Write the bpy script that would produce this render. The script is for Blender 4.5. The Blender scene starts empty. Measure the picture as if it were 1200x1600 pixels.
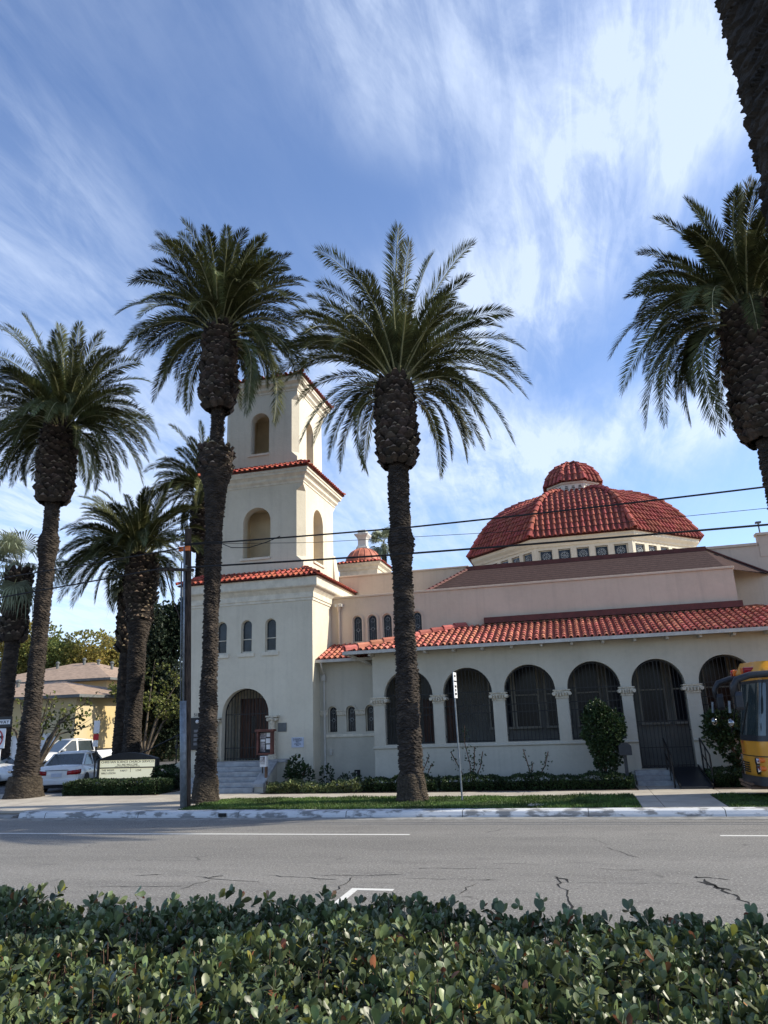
import bpy, math, random
import numpy as np
from mathutils import Vector, Matrix
S = bpy.context.scene
COL = S.collection
R_ = math.radians
rng = np.random.default_rng(7)
random.seed(7)

# ------------------------------------------------------------------ camera
cam_d = bpy.data.cameras.new('camera'); cam = bpy.data.objects.new('camera', cam_d); COL.objects.link(cam)
cam_d.sensor_fit = 'VERTICAL'; cam_d.sensor_height = 24.0; cam_d.lens = 1110/1600*24.0
cam_d.clip_start = 0.05; cam_d.clip_end = 4000
M = Matrix(((0.96674421, 0.10299296, 0.23408989), (0.25333506, -0.26028775, -0.93170362), (-0.03502818, 0.96002226, -0.27772341)))
cam.matrix_world = Matrix.Translation((0, 0, 2.5)) @ M.to_4x4()
S.camera = cam

# ------------------------------------------------------------------ light
SUN_AZ, SUN_EL = R_(10), R_(34)          # azimuth from +X (along the street, right) towards +Y
sd = Vector((math.cos(SUN_EL)*math.cos(SUN_AZ), math.cos(SUN_EL)*math.sin(SUN_AZ), math.sin(SUN_EL)))
sl = bpy.data.lights.new('sun', 'SUN'); sl.energy = 5.0; sl.angle = R_(0.55); sl.color = (1.0, 0.92, 0.76)
so = bpy.data.objects.new('sun', sl); COL.objects.link(so); so.rotation_euler = sd.to_track_quat('Z', 'Y').to_euler()
so.location = (30, 10, 40)
S.view_settings.view_transform = 'Standard'; S.view_settings.look = 'None'
S.view_settings.exposure = 0.38; S.view_settings.gamma = 1.0; S.view_settings.use_curve_mapping = False
S.cycles.max_bounces = 6; S.cycles.diffuse_bounces = 3; S.cycles.transparent_max_bounces = 6

# ------------------------------------------------------------------ world: sky with cirrus
W = bpy.data.worlds.new('World'); S.world = W; W.use_nodes = True
wt = W.node_tree; wn, wl = wt.nodes, wt.links
wn.clear()
def nd(t, **k):
    n = wn.new(t)
    for a, b in k.items(): setattr(n, a, b)
    return n
sky = nd('ShaderNodeTexSky', sky_type='NISHITA', sun_disc=False, sun_elevation=SUN_EL, sun_rotation=R_(90)-SUN_AZ)
sky.air_density = 1.0; sky.dust_density = 0.6; sky.ozone_density = 2.2; sky.altitude = 200
tc = nd('ShaderNodeTexCoord')
def wmath(op, a, b=None, c=None, clamp=False):
    n = nd('ShaderNodeMath', operation=op, use_clamp=clamp)
    for i, v in enumerate((a, b, c)):
        if v is None: continue
        if isinstance(v, (int, float)): n.inputs[i].default_value = v
        else: wl.new(v, n.inputs[i])
    return n.outputs[0]
nrm = nd('ShaderNodeVectorMath', operation='NORMALIZE'); wl.new(tc.outputs['Generated'], nrm.inputs[0])
D = nrm.outputs[0]
sep = nd('ShaderNodeSeparateXYZ'); wl.new(D, sep.inputs[0])
den = wmath('ADD', wmath('MAXIMUM', sep.outputs['Z'], 0.0), 0.10)
px_, py_ = wmath('DIVIDE', sep.outputs['X'], den), wmath('DIVIDE', sep.outputs['Y'], den)
cmb = nd('ShaderNodeCombineXYZ'); wl.new(px_, cmb.inputs[0]); wl.new(py_, cmb.inputs[1])
def noise(vec, scale, detail, rough, dist=0.0, sc=(1, 1, 1), rot=0.0):
    mp = nd('ShaderNodeMapping'); mp.inputs['Scale'].default_value = sc; mp.inputs['Rotation'].default_value = (0, 0, rot)
    wl.new(vec, mp.inputs[0])
    n = nd('ShaderNodeTexNoise'); n.inputs['Scale'].default_value = scale; n.inputs['Detail'].default_value = detail
    n.inputs['Roughness'].default_value = rough; n.inputs['Distortion'].default_value = dist
    wl.new(mp.outputs[0], n.inputs['Vector']); return n.outputs['Fac']
def dotc(c):
    v = Vector(c).normalized()
    n = nd('ShaderNodeVectorMath', operation='DOT_PRODUCT'); wl.new(D, n.inputs[0]); n.inputs[1].default_value = v; return n.outputs['Value']
def smooth(v, a, b, lo=0.0, hi=1.0):
    n = nd('ShaderNodeMapRange', interpolation_type='SMOOTHSTEP'); wl.new(v, n.inputs['Value'])
    n.inputs['From Min'].default_value = a; n.inputs['From Max'].default_value = b
    n.inputs['To Min'].default_value = lo; n.inputs['To Max'].default_value = hi; return n.outputs['Result']
def blob(c, rad, amt):      # soft cloud patch round a direction
    return smooth(dotc(c), math.cos(R_(rad)), math.cos(R_(rad*0.15)), 0, amt)
def band(a, b, w, amt):     # soft band along the great circle through two directions
    n = Vector(a).cross(Vector(b)).normalized()
    d = wmath('ABSOLUTE', dotc(n)); m = (Vector(a).normalized()+Vector(b).normalized()).normalized()
    lim = math.acos(max(-1, min(1, Vector(a).normalized().dot(m))))
    return wmath('MULTIPLY', smooth(d, math.sin(R_(w)), 0.0, 0, amt), smooth(dotc(m), math.cos(lim*1.5), math.cos(lim*0.8)))
big = None
for t in (band((-0.12, 0.871, 0.477), (0.24, 0.62, 0.75), 9, 0.95),
          band((0.0, 0.86, 0.51), (0.25, 0.70, 0.66), 6, 0.55),
          blob((0.05, 0.60, 0.80), 18, 0.40), blob((-0.10, 0.62, 0.77), 11, 0.30),
          blob((-0.20, 0.90, 0.38), 15, 0.70), blob((-0.62, 0.60, 0.52), 14, 0.42),
          blob((-0.55, 0.80, 0.25), 17, 0.62), blob((-0.64, 0.74, 0.12), 20, 0.5),
          band((-0.09, 0.94, 0.33), (0.25, 0.90, 0.36), 5, 0.75),
          blob((0.0, 0.2, 0.98), 40, 0.3), blob((0.8, 0.2, 0.5), 50, 0.55), blob((-0.3, -0.8, 0.4), 60, 0.0)):
    big = t if big is None else wmath('ADD', big, t)
n1 = noise(cmb.outputs[0], 2.4, 12, 0.62, 0.5, (1.0, 0.50, 1), R_(-28))
n2 = noise(cmb.outputs[0], 8.0, 11, 0.66, 0.5, (1.0, 0.34, 1), R_(-38))
n4 = noise(cmb.outputs[0], 20.0, 8, 0.62, 0.8, (1.0, 0.20, 1), R_(-46))
n3 = noise(cmb.outputs[0], 0.55, 3, 0.5, 0.2)
tex = wmath('ADD', wmath('MULTIPLY', smooth(n1, 0.36, 0.66), 0.52), wmath('ADD', wmath('MULTIPLY', smooth(n2, 0.38, 0.64), 0.34), wmath('MULTIPLY', smooth(n4, 0.40, 0.66), 0.20)))
cl = wmath('MULTIPLY', wmath('MINIMUM', big, 1.15), wmath('ADD', wmath('MULTIPLY', tex, 0.98), 0.14))
cl = wmath('ADD', cl, wmath('MULTIPLY', wmath('MULTIPLY', tex, smooth(n3, 0.35, 0.65)), 0.30))
cl = wmath('MINIMUM', wmath('MAXIMUM', wmath('MULTIPLY', cl, 0.90), 0.0), 0.74)
tint = nd('ShaderNodeMix', data_type='RGBA', blend_type='MULTIPLY'); tint.inputs['Factor'].default_value = 1.0
wl.new(sky.outputs[0], tint.inputs['A']); tint.inputs['B'].default_value = (1.26, 1.30, 1.46, 1)
mx = nd('ShaderNodeMix', data_type='RGBA'); wl.new(cl, mx.inputs['Factor']); wl.new(tint.outputs['Result'], mx.inputs['A'])
mx.inputs['B'].default_value = (5.3, 6.1, 7.5, 1)
bg = nd('ShaderNodeBackground'); bg.inputs['Strength'].default_value = 0.132
wl.new(mx.outputs['Result'], bg.inputs['Color'])
wo = nd('ShaderNodeOutputWorld'); wl.new(bg.outputs[0], wo.inputs['Surface'])

# ------------------------------------------------------------------ materials
MATS = {}
def mat(name, col, rough=0.8, var=0.12, scale=3.0, bump=0.0, bscale=20.0, metal=0.0, spec=0.4, col2=None, fac_lo=0.35, fac_hi=0.65, trans=0.0, island=0.0, detail=6, stretch=(1, 1, 1), wave=None, coat=0.0, streak=0.0):
    if name in MATS: return MATS[name]
    m = bpy.data.materials.new(name); m.use_nodes = True
    nt = m.node_tree; N, L = nt.nodes, nt.links
    b = N['Principled BSDF']
    b.inputs['Roughness'].default_value = rough; b.inputs['Metallic'].default_value = metal
    b.inputs['Specular IOR Level'].default_value = spec
    if coat: b.inputs['Coat Weight'].default_value = coat
    t = N.new('ShaderNodeTexCoord'); mp = N.new('ShaderNodeMapping'); mp.inputs['Scale'].default_value = stretch
    L.new(t.outputs['Object'], mp.inputs[0])
    no = N.new('ShaderNodeTexNoise'); no.inputs['Scale'].default_value = scale; no.inputs['Detail'].default_value = detail; no.inputs['Roughness'].default_value = 0.62
    L.new(mp.outputs[0], no.inputs['Vector'])
    c2 = col2 if col2 else tuple(max(0, c*(1-var*2.2)) for c in col)
    c1 = col if col2 else tuple(min(1, c*(1+var)) for c in col)
    mr = N.new('ShaderNodeMapRange'); mr.inputs['From Min'].default_value = fac_lo; mr.inputs['From Max'].default_value = fac_hi; mr.interpolation_type = 'SMOOTHSTEP'
    L.new(no.outputs['Fac'], mr.inputs['Value'])
    mixn = N.new('ShaderNodeMix'); mixn.data_type = 'RGBA'
    L.new(mr.outputs['Result'], mixn.inputs['Factor']); mixn.inputs['A'].default_value = (*c2, 1); mixn.inputs['B'].default_value = (*c1, 1)
    out = mixn.outputs['Result']
    if island:
        g = N.new('ShaderNodeNewGeometry'); h = N.new('ShaderNodeHueSaturation')
        a = N.new('ShaderNodeMapRange'); a.inputs['To Min'].default_value = 1-island; a.inputs['To Max'].default_value = 1+island*1.3
        L.new(g.outputs['Random Per Island'], a.inputs['Value']); L.new(a.outputs['Result'], h.inputs['Value'])
        a2 = N.new('ShaderNodeMath'); a2.operation = 'MULTIPLY'; a2.inputs[1].default_value = 7.13; L.new(g.outputs['Random Per Island'], a2.inputs[0])
        a3 = N.new('ShaderNodeMath'); a3.operation = 'FRACT'; L.new(a2.outputs[0], a3.inputs[0])
        a4 = N.new('ShaderNodeMapRange'); a4.inputs['To Min'].default_value = 0.5-island*0.06; a4.inputs['To Max'].default_value = 0.5+island*0.05
        L.new(a3.outputs[0], a4.inputs['Value']); L.new(a4.outputs['Result'], h.inputs['Hue'])
        L.new(out, h.inputs['Color']); out = h.outputs['Color']
    if streak:     # rain streaks and patched areas of the render coat
        mp3 = N.new('ShaderNodeMapping'); mp3.inputs['Scale'].default_value = (5, 5, 0.22); L.new(t.outputs['Object'], mp3.inputs[0])
        for src, sc_, lo, hi, am in ((mp3.outputs[0], 1.0, .50, .78, streak), (t.outputs['Object'], 0.9, .50, .62, streak*.45), (t.outputs['Object'], 7.0, .45, .75, streak*.4)):
            n3 = N.new('ShaderNodeTexNoise'); n3.inputs['Scale'].default_value = sc_; n3.inputs['Detail'].default_value = 7; n3.inputs['Roughness'].default_value = .6; L.new(src, n3.inputs['Vector'])
            m3 = N.new('ShaderNodeMapRange'); m3.inputs['From Min'].default_value = lo; m3.inputs['From Max'].default_value = hi; m3.inputs['To Max'].default_value = am; L.new(n3.outputs['Fac'], m3.inputs['Value'])
            x3 = N.new('ShaderNodeMix'); x3.data_type = 'RGBA'; L.new(m3.outputs['Result'], x3.inputs['Factor']); L.new(out, x3.inputs['A']); x3.inputs['B'].default_value = (*[c*.45 for c in c2], 1); out = x3.outputs['Result']
    if wave:       # dark joint lines every wave[1] metres along wave[0]
        sx = N.new('ShaderNodeSeparateXYZ'); L.new(t.outputs['Object'], sx.inputs[0])
        for ax, per, wd in wave:
            q = N.new('ShaderNodeMath'); q.operation = 'DIVIDE'; q.inputs[1].default_value = per; L.new(sx.outputs[ax], q.inputs[0])
            fr = N.new('ShaderNodeMath'); fr.operation = 'FRACT'; L.new(q.outputs[0], fr.inputs[0])
            lt = N.new('ShaderNodeMath'); lt.operation = 'LESS_THAN'; lt.inputs[1].default_value = wd/per; L.new(fr.outputs[0], lt.inputs[0])
            mm = N.new('ShaderNodeMix'); mm.data_type = 'RGBA'; L.new(lt.outputs[0], mm.inputs['Factor']); L.new(out, mm.inputs['A'])
            mm.inputs['B'].default_value = (*[c*0.35 for c in c2], 1); out = mm.outputs['Result']
    L.new(out, b.inputs['Base Color'])
    if bump:
        n2 = N.new('ShaderNodeTexNoise'); n2.inputs['Scale'].default_value = bscale; n2.inputs['Detail'].default_value = 8; n2.inputs['Roughness'].default_value = 0.65
        L.new(mp.outputs[0], n2.inputs['Vector'])
        bp = N.new('ShaderNodeBump'); bp.inputs['Strength'].default_value = 1.0; bp.inputs['Distance'].default_value = bump
        L.new(n2.outputs['Fac'], bp.inputs['Height']); L.new(bp.outputs[0], b.inputs['Normal'])
    if trans:
        tr = N.new('ShaderNodeBsdfTranslucent'); L.new(out, tr.inputs['Color']); ms = N.new('ShaderNodeMixShader'); ms.inputs[0].default_value = trans
        L.new(b.outputs[0], ms.inputs[1]); L.new(tr.outputs[0], ms.inputs[2]); L.new(ms.outputs[0], N['Material Output'].inputs['Surface'])
    MATS[name] = m
    return m

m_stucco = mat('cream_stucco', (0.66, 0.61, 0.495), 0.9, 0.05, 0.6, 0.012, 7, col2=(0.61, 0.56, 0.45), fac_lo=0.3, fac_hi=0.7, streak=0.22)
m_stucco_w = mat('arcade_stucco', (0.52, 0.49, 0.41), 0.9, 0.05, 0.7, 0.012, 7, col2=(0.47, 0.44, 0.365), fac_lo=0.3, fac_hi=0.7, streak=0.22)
m_pink = mat('pink_stucco', (0.62, 0.515, 0.405), 0.9, 0.05, 0.5, 0.010, 7, col2=(0.575, 0.475, 0.37), streak=0.22)
m_tan = mat('tan_stucco', (0.60, 0.50, 0.40), 0.9, 0.05, 0.5, 0.005, 9, col2=(0.55, 0.45, 0.36), streak=0.22)
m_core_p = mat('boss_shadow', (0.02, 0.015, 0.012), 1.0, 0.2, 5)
m_trim = mat('cream_trim', (0.66, 0.61, 0.50), 0.8, 0.06, 4, 0.002, 30)
m_cap = mat('carved_stone', (0.56, 0.51, 0.41), 0.9, 0.12, 14, 0.02, 22)
m_mull = mat('mullion_shade', (0.26, 0.24, 0.20), 0.9, 0.08, 2.0)  # cream mullions, toned down so the porch shade sits in their colour
m_porch = mat('porch_shade', (0.165, 0.158, 0.14), 0.9, 0.08, 1.0, 0.004, 12)  # cream porch surfaces with the shade behind the arcade put into the colour
m_niche = mat('niche_plaster', (0.74, 0.60, 0.40), 0.9, 0.06, 1.0, 0.004, 12)
m_tile = mat('clay_tile', (0.40, 0.115, 0.082), 0.9, 0.1, 2.5, 0.003, 30, island=0.20, col2=(0.34, 0.08, 0.055), spec=.2)
m_tile_b = mat('clay_tile_bright', (0.54, 0.205, 0.145), 0.9, 0.1, 0.7, 0.003, 30, island=0.26, col2=(0.36, 0.120, 0.085), spec=.2)
m_tile_d = mat('dome_tile', (0.36, 0.105, 0.078), 0.9, 0.1, 0.8, 0.003, 30, island=0.20, col2=(0.26, 0.076, 0.058), spec=.2)
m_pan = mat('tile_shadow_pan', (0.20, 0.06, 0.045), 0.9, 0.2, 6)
m_flash = mat('oxblood_flashing', (0.11, 0.03, 0.026), 0.6, 0.1, 3)
m_shingle = mat('shingle', (0.078, 0.048, 0.044), 0.95, 0.2, 6, 0.01, 18, col2=(0.048, 0.029, 0.027), spec=0.15, stretch=(1, 3, 3), wave=(('Y', 0.22, 0.03),))
m_ctile = mat('copper_red', (0.46, 0.16, 0.10), 0.6, 0.15, 3)
m_gutter = mat('gutter_paint', (0.50, 0.48, 0.44), 0.6, 0.06, 4)
m_iron = mat('wrought_iron', (0.012, 0.012, 0.013), 0.5, 0.1, 8)
m_glass = mat('dark_glass', (0.008, 0.010, 0.016), 0.22, 0.1, 2, spec=0.25)
m_glass2 = mat('blue_glass', (0.02, 0.028, 0.04), 0.22, 0.3, 1.5, spec=0.4)
m_lead = mat('lead_came', (0.30, 0.33, 0.34), 0.6, 0.2, 9)
m_door = mat('oak_door', (0.075, 0.030, 0.016), 0.55, 0.3, 3, 0.003, 12, stretch=(8, 8, 0.6))
m_conc = mat('pale_concrete', (0.44, 0.40, 0.34), 0.9, 0.10, 1.4, 0.003, 40, col2=(0.35, 0.315, 0.27), wave=(('X', 1.83, 0.018), ('Y', 1.5, 0.018)))
m_step = mat('grey_step', (0.34, 0.35, 0.36), 0.85, 0.1, 4, 0.002, 30)
m_road = None
m_dirt = mat('bed_soil', (0.075, 0.052, 0.035), 1.0, 0.3, 6, 0.03, 14)
m_lawnbase = mat('lawn_soil', (0.050, 0.080, 0.024), 1.0, 0.25, 5, 0.02, 30)
m_grass = mat('grass_blade', (0.075, 0.130, 0.026), 0.6, 0.25, 0.8, island=0.3, trans=0.25)
m_ground = mat('dry_ground', (0.20, 0.17, 0.13), 1.0, 0.2, 0.5, 0.02, 4)
m_asph2 = mat('lot_asphalt', (0.10, 0.10, 0.105), 0.9, 0.15, 1.5, 0.004, 60)
m_frond = mat('date_frond', (0.082, 0.092, 0.036), 0.6, 0.25, 0.8, island=0.35, trans=0.18, spec=0.12)
m_frond_y = mat('young_frond', (0.12, 0.15, 0.06), 0.5, 0.2, 0.8, island=0.25, trans=0.2)
m_rachis = mat('frond_rib', (0.26, 0.26, 0.13), 0.5, 0.2, 2)
m_fan = mat('fan_leaf', (0.24, 0.27, 0.17), 0.55, 0.2, 0.8, island=0.25, trans=0.2)
m_trunk = mat('palm_trunk', (0.072, 0.056, 0.044), 0.95, 0.2, 3.0, 0.02, 26, col2=(0.022, 0.018, 0.016), fac_lo=0.35, fac_hi=0.75, stretch=(1, 1, 2.2))
m_trunkr = mat('palm_root_skirt', (0.115, 0.092, 0.068), 1.0, 0.2, 6, 0.05, 16, col2=(0.055, 0.044, 0.034), stretch=(3, 3, 1))
m_stub = mat('palm_stub', (0.045, 0.034, 0.026), 0.9, 0.2, 5, island=0.45, bump=0.01)
m_cut = mat('palm_stub_cut', (0.18, 0.135, 0.092), 0.9, 0.2, 6, island=0.45)
m_barkn = mat('near_bark', (0.050, 0.040, 0.032), 1.0, 0.3, 2.2, 0.035, 16, col2=(0.018, 0.015, 0.013), stretch=(1, 1, 0.7))
m_leaf = mat('hedge_leaf', (0.100, 0.132, 0.054), 0.42, 0.2, 2.2, island=0.45, trans=0.14, spec=0.5)
m_leafr = mat('hedge_leaf_red', (0.25, 0.10, 0.05), 0.4, 0.2, 3, island=0.4, trans=0.2)
m_leafy = mat('hedge_leaf_yellow', (0.22, 0.22, 0.04), 0.4, 0.2, 3, island=0.3, trans=0.2)
m_twig = mat('twig', (0.15, 0.085, 0.055), 0.9, 0.2, 6)
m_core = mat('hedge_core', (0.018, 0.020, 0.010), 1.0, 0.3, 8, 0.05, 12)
m_leaf2 = mat('shrub_leaf', (0.035, 0.062, 0.022), 0.45, 0.2, 3, island=0.4, trans=0.12)
m_leaf3 = mat('groundcover_leaf', (0.16, 0.19, 0.075), 0.5, 0.2, 3, island=0.4, trans=0.2)
m_leaf4 = mat('autumn_leaf', (0.36, 0.28, 0.07), 0.7, 0.25, 0.12, island=0.4, trans=0.3, col2=(0.15, 0.18, 0.05))
m_leaf5 = mat('dark_tree_leaf', (0.026, 0.042, 0.020), 0.6, 0.25, 0.3, island=0.4, trans=0.1)
m_leaf6 = mat('yellowgreen_leaf', (0.15, 0.17, 0.04), 0.6, 0.25, 0.6, island=0.4, trans=0.25)
m_leaf7 = mat('grey_twig_leaf', (0.20, 0.17, 0.12), 0.8, 0.25, 0.6, island=0.4)
m_bark = mat('grey_bark', (0.13, 0.105, 0.08), 0.95, 0.2, 4, 0.02, 14)
m_white = mat('white_paint', (0.72, 0.73, 0.74), 0.25, 0.02, 3, coat=0.5)
m_black = mat('black_rubber', (0.012, 0.012, 0.012), 0.7, 0.1, 9)
m_blackp = mat('black_plastic', (0.02, 0.023, 0.03), 0.4, 0.1, 9)
m_chrome = mat('chrome', (0.55, 0.55, 0.56), 0.15, 0.05, 9, metal=1.0)
m_alloy = mat('alloy_rim', (0.45, 0.45, 0.46), 0.35, 0.05, 9, metal=0.7)
m_carglass = mat('car_glass', (0.03, 0.045, 0.05), 0.06, 0.1, 2, spec=0.8)
m_red = mat('red_lens', (0.30, 0.012, 0.015), 0.2, 0.1, 5)
m_amber = mat('amber_lens', (0.70, 0.16, 0.02), 0.25, 0.1, 5)
m_yel = mat('bus_yellow', (0.60, 0.265, 0.022), 0.35, 0.04, 2, coat=0.3)
m_hwall = mat('yellow_stucco', (0.52, 0.44, 0.28), 0.9, 0.08, 0.6, 0.005, 8, col2=(0.55, 0.42, 0.21))
m_hroof = mat('tan_roof_shingle', (0.33, 0.235, 0.17), 0.95, 0.12, 3, 0.01, 12, stretch=(1, 1, 3))
m_fascia = mat('grey_fascia', (0.13, 0.14, 0.14), 0.8, 0.1, 3)
m_wtrim = mat('white_trim', (0.62, 0.62, 0.58), 0.6, 0.05, 3)
m_pole = mat('pole_wood', (0.050, 0.036, 0.028), 0.95, 0.3, 5, 0.01, 20, stretch=(5, 5, 0.6))
m_galv = mat('galvanised', (0.17, 0.195, 0.22), 0.5, 0.12, 7, metal=0.35)
m_wire = mat('cable', (0.010, 0.010, 0.011), 0.6, 0.1, 5)
m_sign = mat('sign_face', (0.72, 0.70, 0.50), 0.5, 0.03, 2)
m_signb = mat('sign_frame', (0.014, 0.014, 0.016), 0.5, 0.1, 5)
m_signw = mat('sign_white', (0.70, 0.71, 0.73), 0.5, 0.04, 3)
m_signr = mat('sign_red', (0.42, 0.02, 0.03), 0.5, 0.05, 3)
m_text = mat('letter_dark', (0.03, 0.03, 0.035), 0.7, 0.05, 3)
m_textg = mat('letter_grey', (0.16, 0.16, 0.17), 0.7, 0.05, 3)
m_brick = mat('redwood_case', (0.12, 0.045, 0.035), 0.7, 0.15, 4)
m_post = mat('brown_post', (0.17, 0.10, 0.065), 0.8, 0.2, 4, stretch=(3, 3, 0.5))
m_pinkp = mat('pink_paper', (0.42, 0.40, 0.41), 0.8, 0.2, 12, col2=(0.14, 0.13, 0.14))
m_bluep = mat('pale_blue_notice', (0.50, 0.55, 0.66), 0.7, 0.04, 3)
m_mark = mat('road_paint', (0.62, 0.61, 0.57), 0.8, 0.1, 14, col2=(0.40, 0.39, 0.36), fac_lo=0.28, fac_hi=0.45)
m_crack = mat('crack', (0.012, 0.012, 0.012), 1.0, 0.1, 3)

def road_material():
    m = bpy.data.materials.new('worn_asphalt'); m.use_nodes = True; nt = m.node_tree; N, L = nt.nodes, nt.links; b = N['Principled BSDF']
    b.inputs['Roughness'].default_value = 0.85; b.inputs['Specular IOR Level'].default_value = 0.3
    t = N.new('ShaderNodeTexCoord')
    def ns(scale, st=(1, 1, 1), d=6, r=0.6):
        mp = N.new('ShaderNodeMapping'); mp.inputs['Scale'].default_value = st; L.new(t.outputs['Object'], mp.inputs[0])
        n = N.new('ShaderNodeTexNoise'); n.inputs['Scale'].default_value = scale; n.inputs['Detail'].default_value = d; n.inputs['Roughness'].default_value = r
        L.new(mp.outputs[0], n.inputs['Vector']); return n.outputs['Fac']
    def mixc(f, a, bcol, lo, hi):
        mr = N.new('ShaderNodeMapRange'); mr.inputs['From Min'].default_value = lo; mr.inputs['From Max'].default_value = hi; L.new(f, mr.inputs['Value'])
        x = N.new('ShaderNodeMix'); x.data_type = 'RGBA'; L.new(mr.outputs['Result'], x.inputs['Factor'])
        if isinstance(a, tuple): x.inputs['A'].default_value = (*a, 1)
        else: L.new(a, x.inputs['A'])
        x.inputs['B'].default_value = (*bcol, 1); return x.outputs['Result']
    c = mixc(ns(0.35, (0.22, 1.6, 1)), (0.155, 0.148, 0.136), (0.220, 0.210, 0.192), 0.3, 0.7)   # wheel-track bands along the lane
    c = mixc(ns(1.3, (0.5, 1.5, 1), 8, 0.7), c, (0.140, 0.133, 0.124), 0.50, 0.72)
    c = mixc(ns(26, (1, 1, 1), 3, 0.85), c, (0.42, 0.40, 0.37), 0.54, 0.66)                        # aggregate
    c = mixc(ns(22, (1.1, 1, 1), 3, 0.85), c, (0.07, 0.066, 0.06), 0.55, 0.66)
    # hairline cracks along voronoi cell edges, only where a coarse noise allows
    mp = N.new('ShaderNodeMapping'); mp.inputs['Scale'].default_value = (0.55, 1.0, 1)
    dn = N.new('ShaderNodeTexNoise'); dn.inputs['Scale'].default_value = 3; dn.inputs['Detail'].default_value = 6; L.new(t.outputs['Object'], dn.inputs['Vector'])
    mxv = N.new('ShaderNodeMix'); mxv.data_type = 'RGBA'; mxv.inputs['Factor'].default_value = 0.22; L.new(t.outputs['Object'], mxv.inputs['A']); L.new(dn.outputs['Color'], mxv.inputs['B'])
    L.new(mxv.outputs['Result'], mp.inputs[0])
    v = N.new('ShaderNodeTexVoronoi'); v.feature = 'DISTANCE_TO_EDGE'; v.inputs['Scale'].default_value = 0.55; L.new(mp.outputs[0], v.inputs['Vector'])
    mr = N.new('ShaderNodeMapRange'); mr.inputs['From Min'].default_value = 0.010; mr.inputs['From Max'].default_value = 0.004; L.new(v.outputs['Distance'], mr.inputs['Value'])
    gate = N.new('ShaderNodeMapRange'); gate.inputs['From Min'].default_value = 0.56; gate.inputs['From Max'].default_value = 0.64; L.new(ns(0.9, d=4), gate.inputs['Value'])
    mu = N.new('ShaderNodeMath'); mu.operation = 'MULTIPLY'; L.new(mr.outputs['Result'], mu.inputs[0]); L.new(gate.outputs['Result'], mu.inputs[1])
    mu2 = N.new('ShaderNodeMath'); mu2.operation = 'MULTIPLY'; mu2.inputs[1].default_value = 0.5; L.new(mu.outputs[0], mu2.inputs[0])
    x = N.new('ShaderNodeMix'); x.data_type = 'RGBA'; L.new(mu2.outputs[0], x.inputs['Factor']); L.new(c, x.inputs['A']); x.inputs['B'].default_value = (0.02, 0.02, 0.02, 1)
    L.new(x.outputs['Result'], b.inputs['Base Color'])
    bp = N.new('ShaderNodeBump'); bp.inputs['Distance'].default_value = 0.008; L.new(ns(55, (1, 1, 1), 4, 0.8), bp.inputs['Height']); L.new(bp.outputs[0], b.inputs['Normal'])
    return m
m_road = road_material()
def lit_sign():
    m = mat('lit_sign_face', (0.72, 0.70, 0.50), 0.5, 0.03, 2); bs = m.node_tree.nodes['Principled BSDF']; bs.inputs['Emission Color'].default_value = (0.9, 0.86, 0.60, 1); bs.inputs['Emission Strength'].default_value = 0.42; return m
m_signlit = lit_sign()
m_kerb = mat('worn_kerb_paint', (0.56, 0.57, 0.58), 0.85, 0.1, 2.6, 0.006, 24, col2=(0.20, 0.20, 0.20), fac_lo=0.40, fac_hi=0.52, stretch=(0.8, 1, 2.0), detail=9, wave=(('X', 3.1, 0.02),))
m_kerbg = mat('bare_kerb', (0.24, 0.235, 0.22), 0.9, 0.15, 3, 0.006, 24)

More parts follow.
